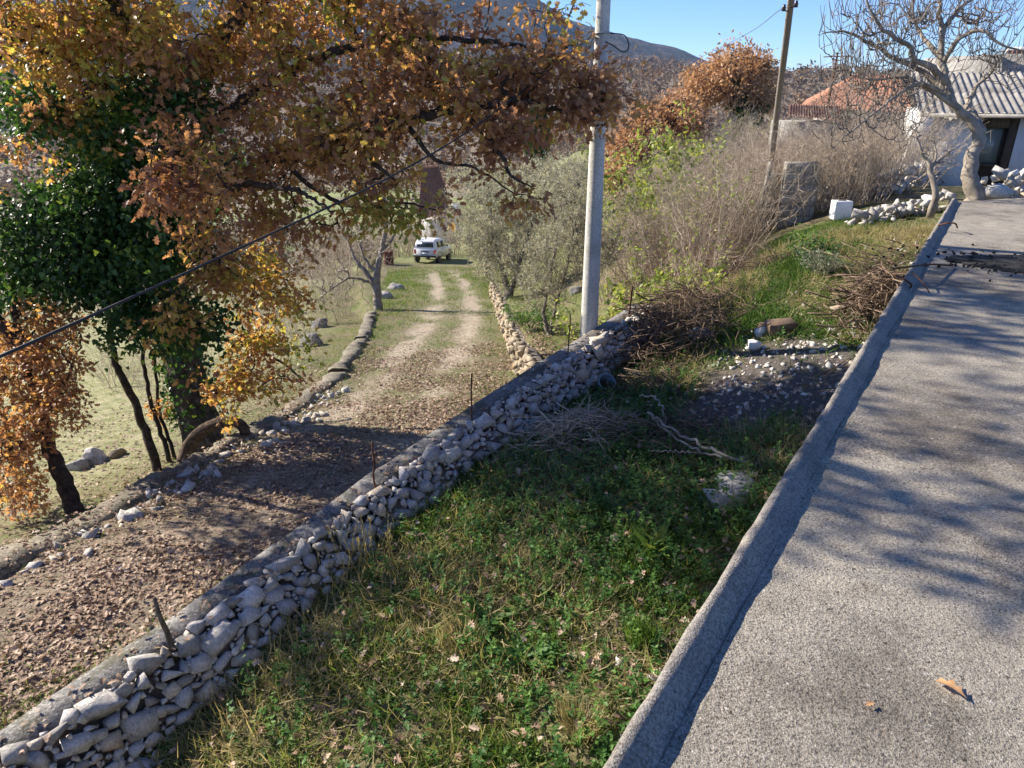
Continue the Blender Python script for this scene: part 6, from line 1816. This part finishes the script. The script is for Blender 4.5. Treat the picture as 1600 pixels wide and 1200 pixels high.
M_DEAD = leafmat('dry_tan_leaf', [(0, (.50, .28, .12)), (1, (.62, .38, .19))], .15, .6, .3)
for u, v, L, a, lab in ((1512, 1092, .085, 2.2, 'single dry tan oak leaf lying on the slab in the lower right'), (1352, 1103, .03, .4, 'tiny pale leaf scrap on the slab near the bottom edge')):
    p = slab_pt(u, v, .012)
    V, Fs, at = scatter(OAK, np.array([p]), np.array([[math.cos(a), math.sin(a), .12]]), np.array([[.25, .1, 1.]]), L, np.array([.6]))
    single('dead_leaf', (V, Fs), M_DEAD, lab, 'leaf', p, False, {'rnd': at})

# ------------------------------------------------------------------ single plants in the yard
def rosette(label, u, v, n, L, mat, up=.6, T=LEAF, name='dock_plant', wid=1.0, r0=.6, h=0.0):
    p = WG(u, v)
    th = rng.uniform(0, 6.28, n); e = rng.uniform(.15, 1.0, n) * up
    a = np.stack([np.cos(th), np.sin(th), e * 1.6], -1)
    nr = np.stack([-np.cos(th) * e, -np.sin(th) * e, np.ones(n)], -1) + rng.normal(size=(n, 3)) * .2
    V0 = np.array(T[0]) * [wid, 1, 1]
    V, Fs, at = scatter((V0, T[1]), p + rng.normal(size=(n, 3)) * [.03, .03, .01] + [0, 0, .01], a, nr, rng.uniform(.55, 1.15, n) * L, np.clip(r0 + rng.normal(size=n) * .18, 0, 1))
    return single(name, (V, Fs), mat, label, 'plant', p, False, {'rnd': at})
rosette('bright green broad leaved dock plant catching the sun in the yard', 1022, 862, 30, .24, M_WEED, .9, LEAF, wid=.62, r0=.85)
rosette('dark green dock plant in the shaded grass, left of the pair', 762, 975, 20, .24, M_WEED, .6, LEAF, wid=.5, r0=.4)
rosette('dark green dock plant in the shaded grass, right of the pair', 815, 1035, 24, .24, M_WEED, .5, LEAF, wid=.5, r0=.4)
rosette('upright tuft of bright green long grass beside the kerb', 1000, 1010, 130, .24, M_GRASS, 1.0, BLADE2, 'grass_tuft', .8, .28)
rosette('pale dead grass clump by the kerb at the bottom of the yard', 905, 1140, 260, .24, M_GRASS, .25, BLADE2, 'grass_tuft', .55, .98)
rosette('grey dry grass mat in the middle of the shaded yard', 720, 1010, 220, .22, M_GRASS, .16, BLADE2, 'grass_tuft', .5, .96)
rosette('broad leaved plant at the very bottom edge near the wall', 250, 1192, 14, .26, M_WEED, .4, LEAF, 'dock_plant', .9, .6)
rosette('leafy green plant growing from the wall foot at the pointed stones', 590, 832, 40, .17, M_WEED, 1.2, LEAF, 'dock_plant', .8, .6)
p = WG(575, 905)
n = 34; Q = p + rng.normal(size=(n, 3)) * [.14, .12, 0]
tips_ = Q + np.stack([rng.normal(size=n) * .07, rng.normal(size=n) * .07, rng.uniform(.25, .5, n)], -1)
mid = (Q + tips_) / 2 + rng.normal(size=(n, 3)) * .02
o = thing('tall_grass', 'tall pale dry grass stalks standing at the foot of the wall', 'grass', p)
obj('stalks', tubes(np.stack([Q, mid, tips_], 1), np.repeat([[.0022, .002, .0012]], n, 0), 4), M_GRASS, o, False, {'rnd': np.full(n * 12, .86)}, 'stuff')
k = np.repeat(np.arange(n), 9)
V, Fs, at = scatter(SLIM, tips_[k] - (tips_ - Q)[k] * rng.uniform(0, .28, (len(k), 1)), unit((tips_ - Q)[k] + rdir(len(k)) * .12), rdir(len(k)), .035, np.full(len(k), .9))
obj('seed_heads', (V, Fs), M_GRASS, o, False, {'rnd': at}, 'stuff')
# pale bedrock showing beside the kerb
for u, v, s_z, sd, lab in ((1142, 790, .30, 401, 'pale flat bedrock slab beside the kerb, lower one'), (1150, 762, .34, 402, 'pale flat bedrock slab beside the kerb, upper one'), (1160, 748, .16, 403, 'small pale stone just above the bedrock slabs')):
    p = WG(u, v); V, F = rock(20, sd); V = V * s_z * np.array([1.7, 1.7, .55]) + p + [0, .02, .045]
    single('bedrock', (V, F), M_STONE, lab, 'rock', None, False, {'rnd': np.full(len(V), .05)})

# ------------------------------------------------------------------ wind turbines on the mountain
M_TURB = plain('turbine_white', (.75, .76, .78), .5, .3)
for (u, v0, v1, y0, lab, ph) in ((813, 30, 6, 2350, 'white wind turbine on the mountain ridge, leftmost of three', .3), (836, 36, 14, 2350, 'white wind turbine on the mountain ridge, middle of three', 1.0), (896, 64, 42, 2350, 'white wind turbine on the mountain ridge, the one nearest the concrete pole', .7)):
    b = px_at(u, v0, y0); tpz = px_at(u, v1, y0)
    o = thing('wind_turbine', lab, 'wind turbine', b, 'wind turbines on the ridge')
    obj('tower', tubes(np.array([[b - [0, 0, 12], tpz]]), np.array([[1.9, 1.1]]), 8), M_TURB, o, True)
    obj('nacelle', box(tpz, (2.2, 6, 2.2)), M_TURB, o)
    for k in range(3):
        a = ph + k * 2.0944; e = tpz + np.array([math.cos(a), 0, math.sin(a)]) * 26 + [0, -4, 0]
        obj('blade', tubes(np.array([[tpz + [0, -4, 0], (tpz + e) / 2 + [0, -2, 0], e]]), np.array([[1.1, .9, .25]]), 4), M_TURB, o)

# ------------------------------------------------------------------ haze
hz = NB('haze_air')
pv_ = hz.n('ShaderNodeVolumePrincipled')
pv_.inputs['Density'].default_value = .000085
pv_.inputs['Color'].default_value = (.38, .60, 1.0, 1)
pv_.inputs['Anisotropy'].default_value = .0
hz.l(pv_.outputs[0], hz.out.inputs['Volume'])
V, F = box((600, 1230, 150), (5200, 2560, 392))
obj('haze', (V, F), hz.m, None, False, None, 'stuff')
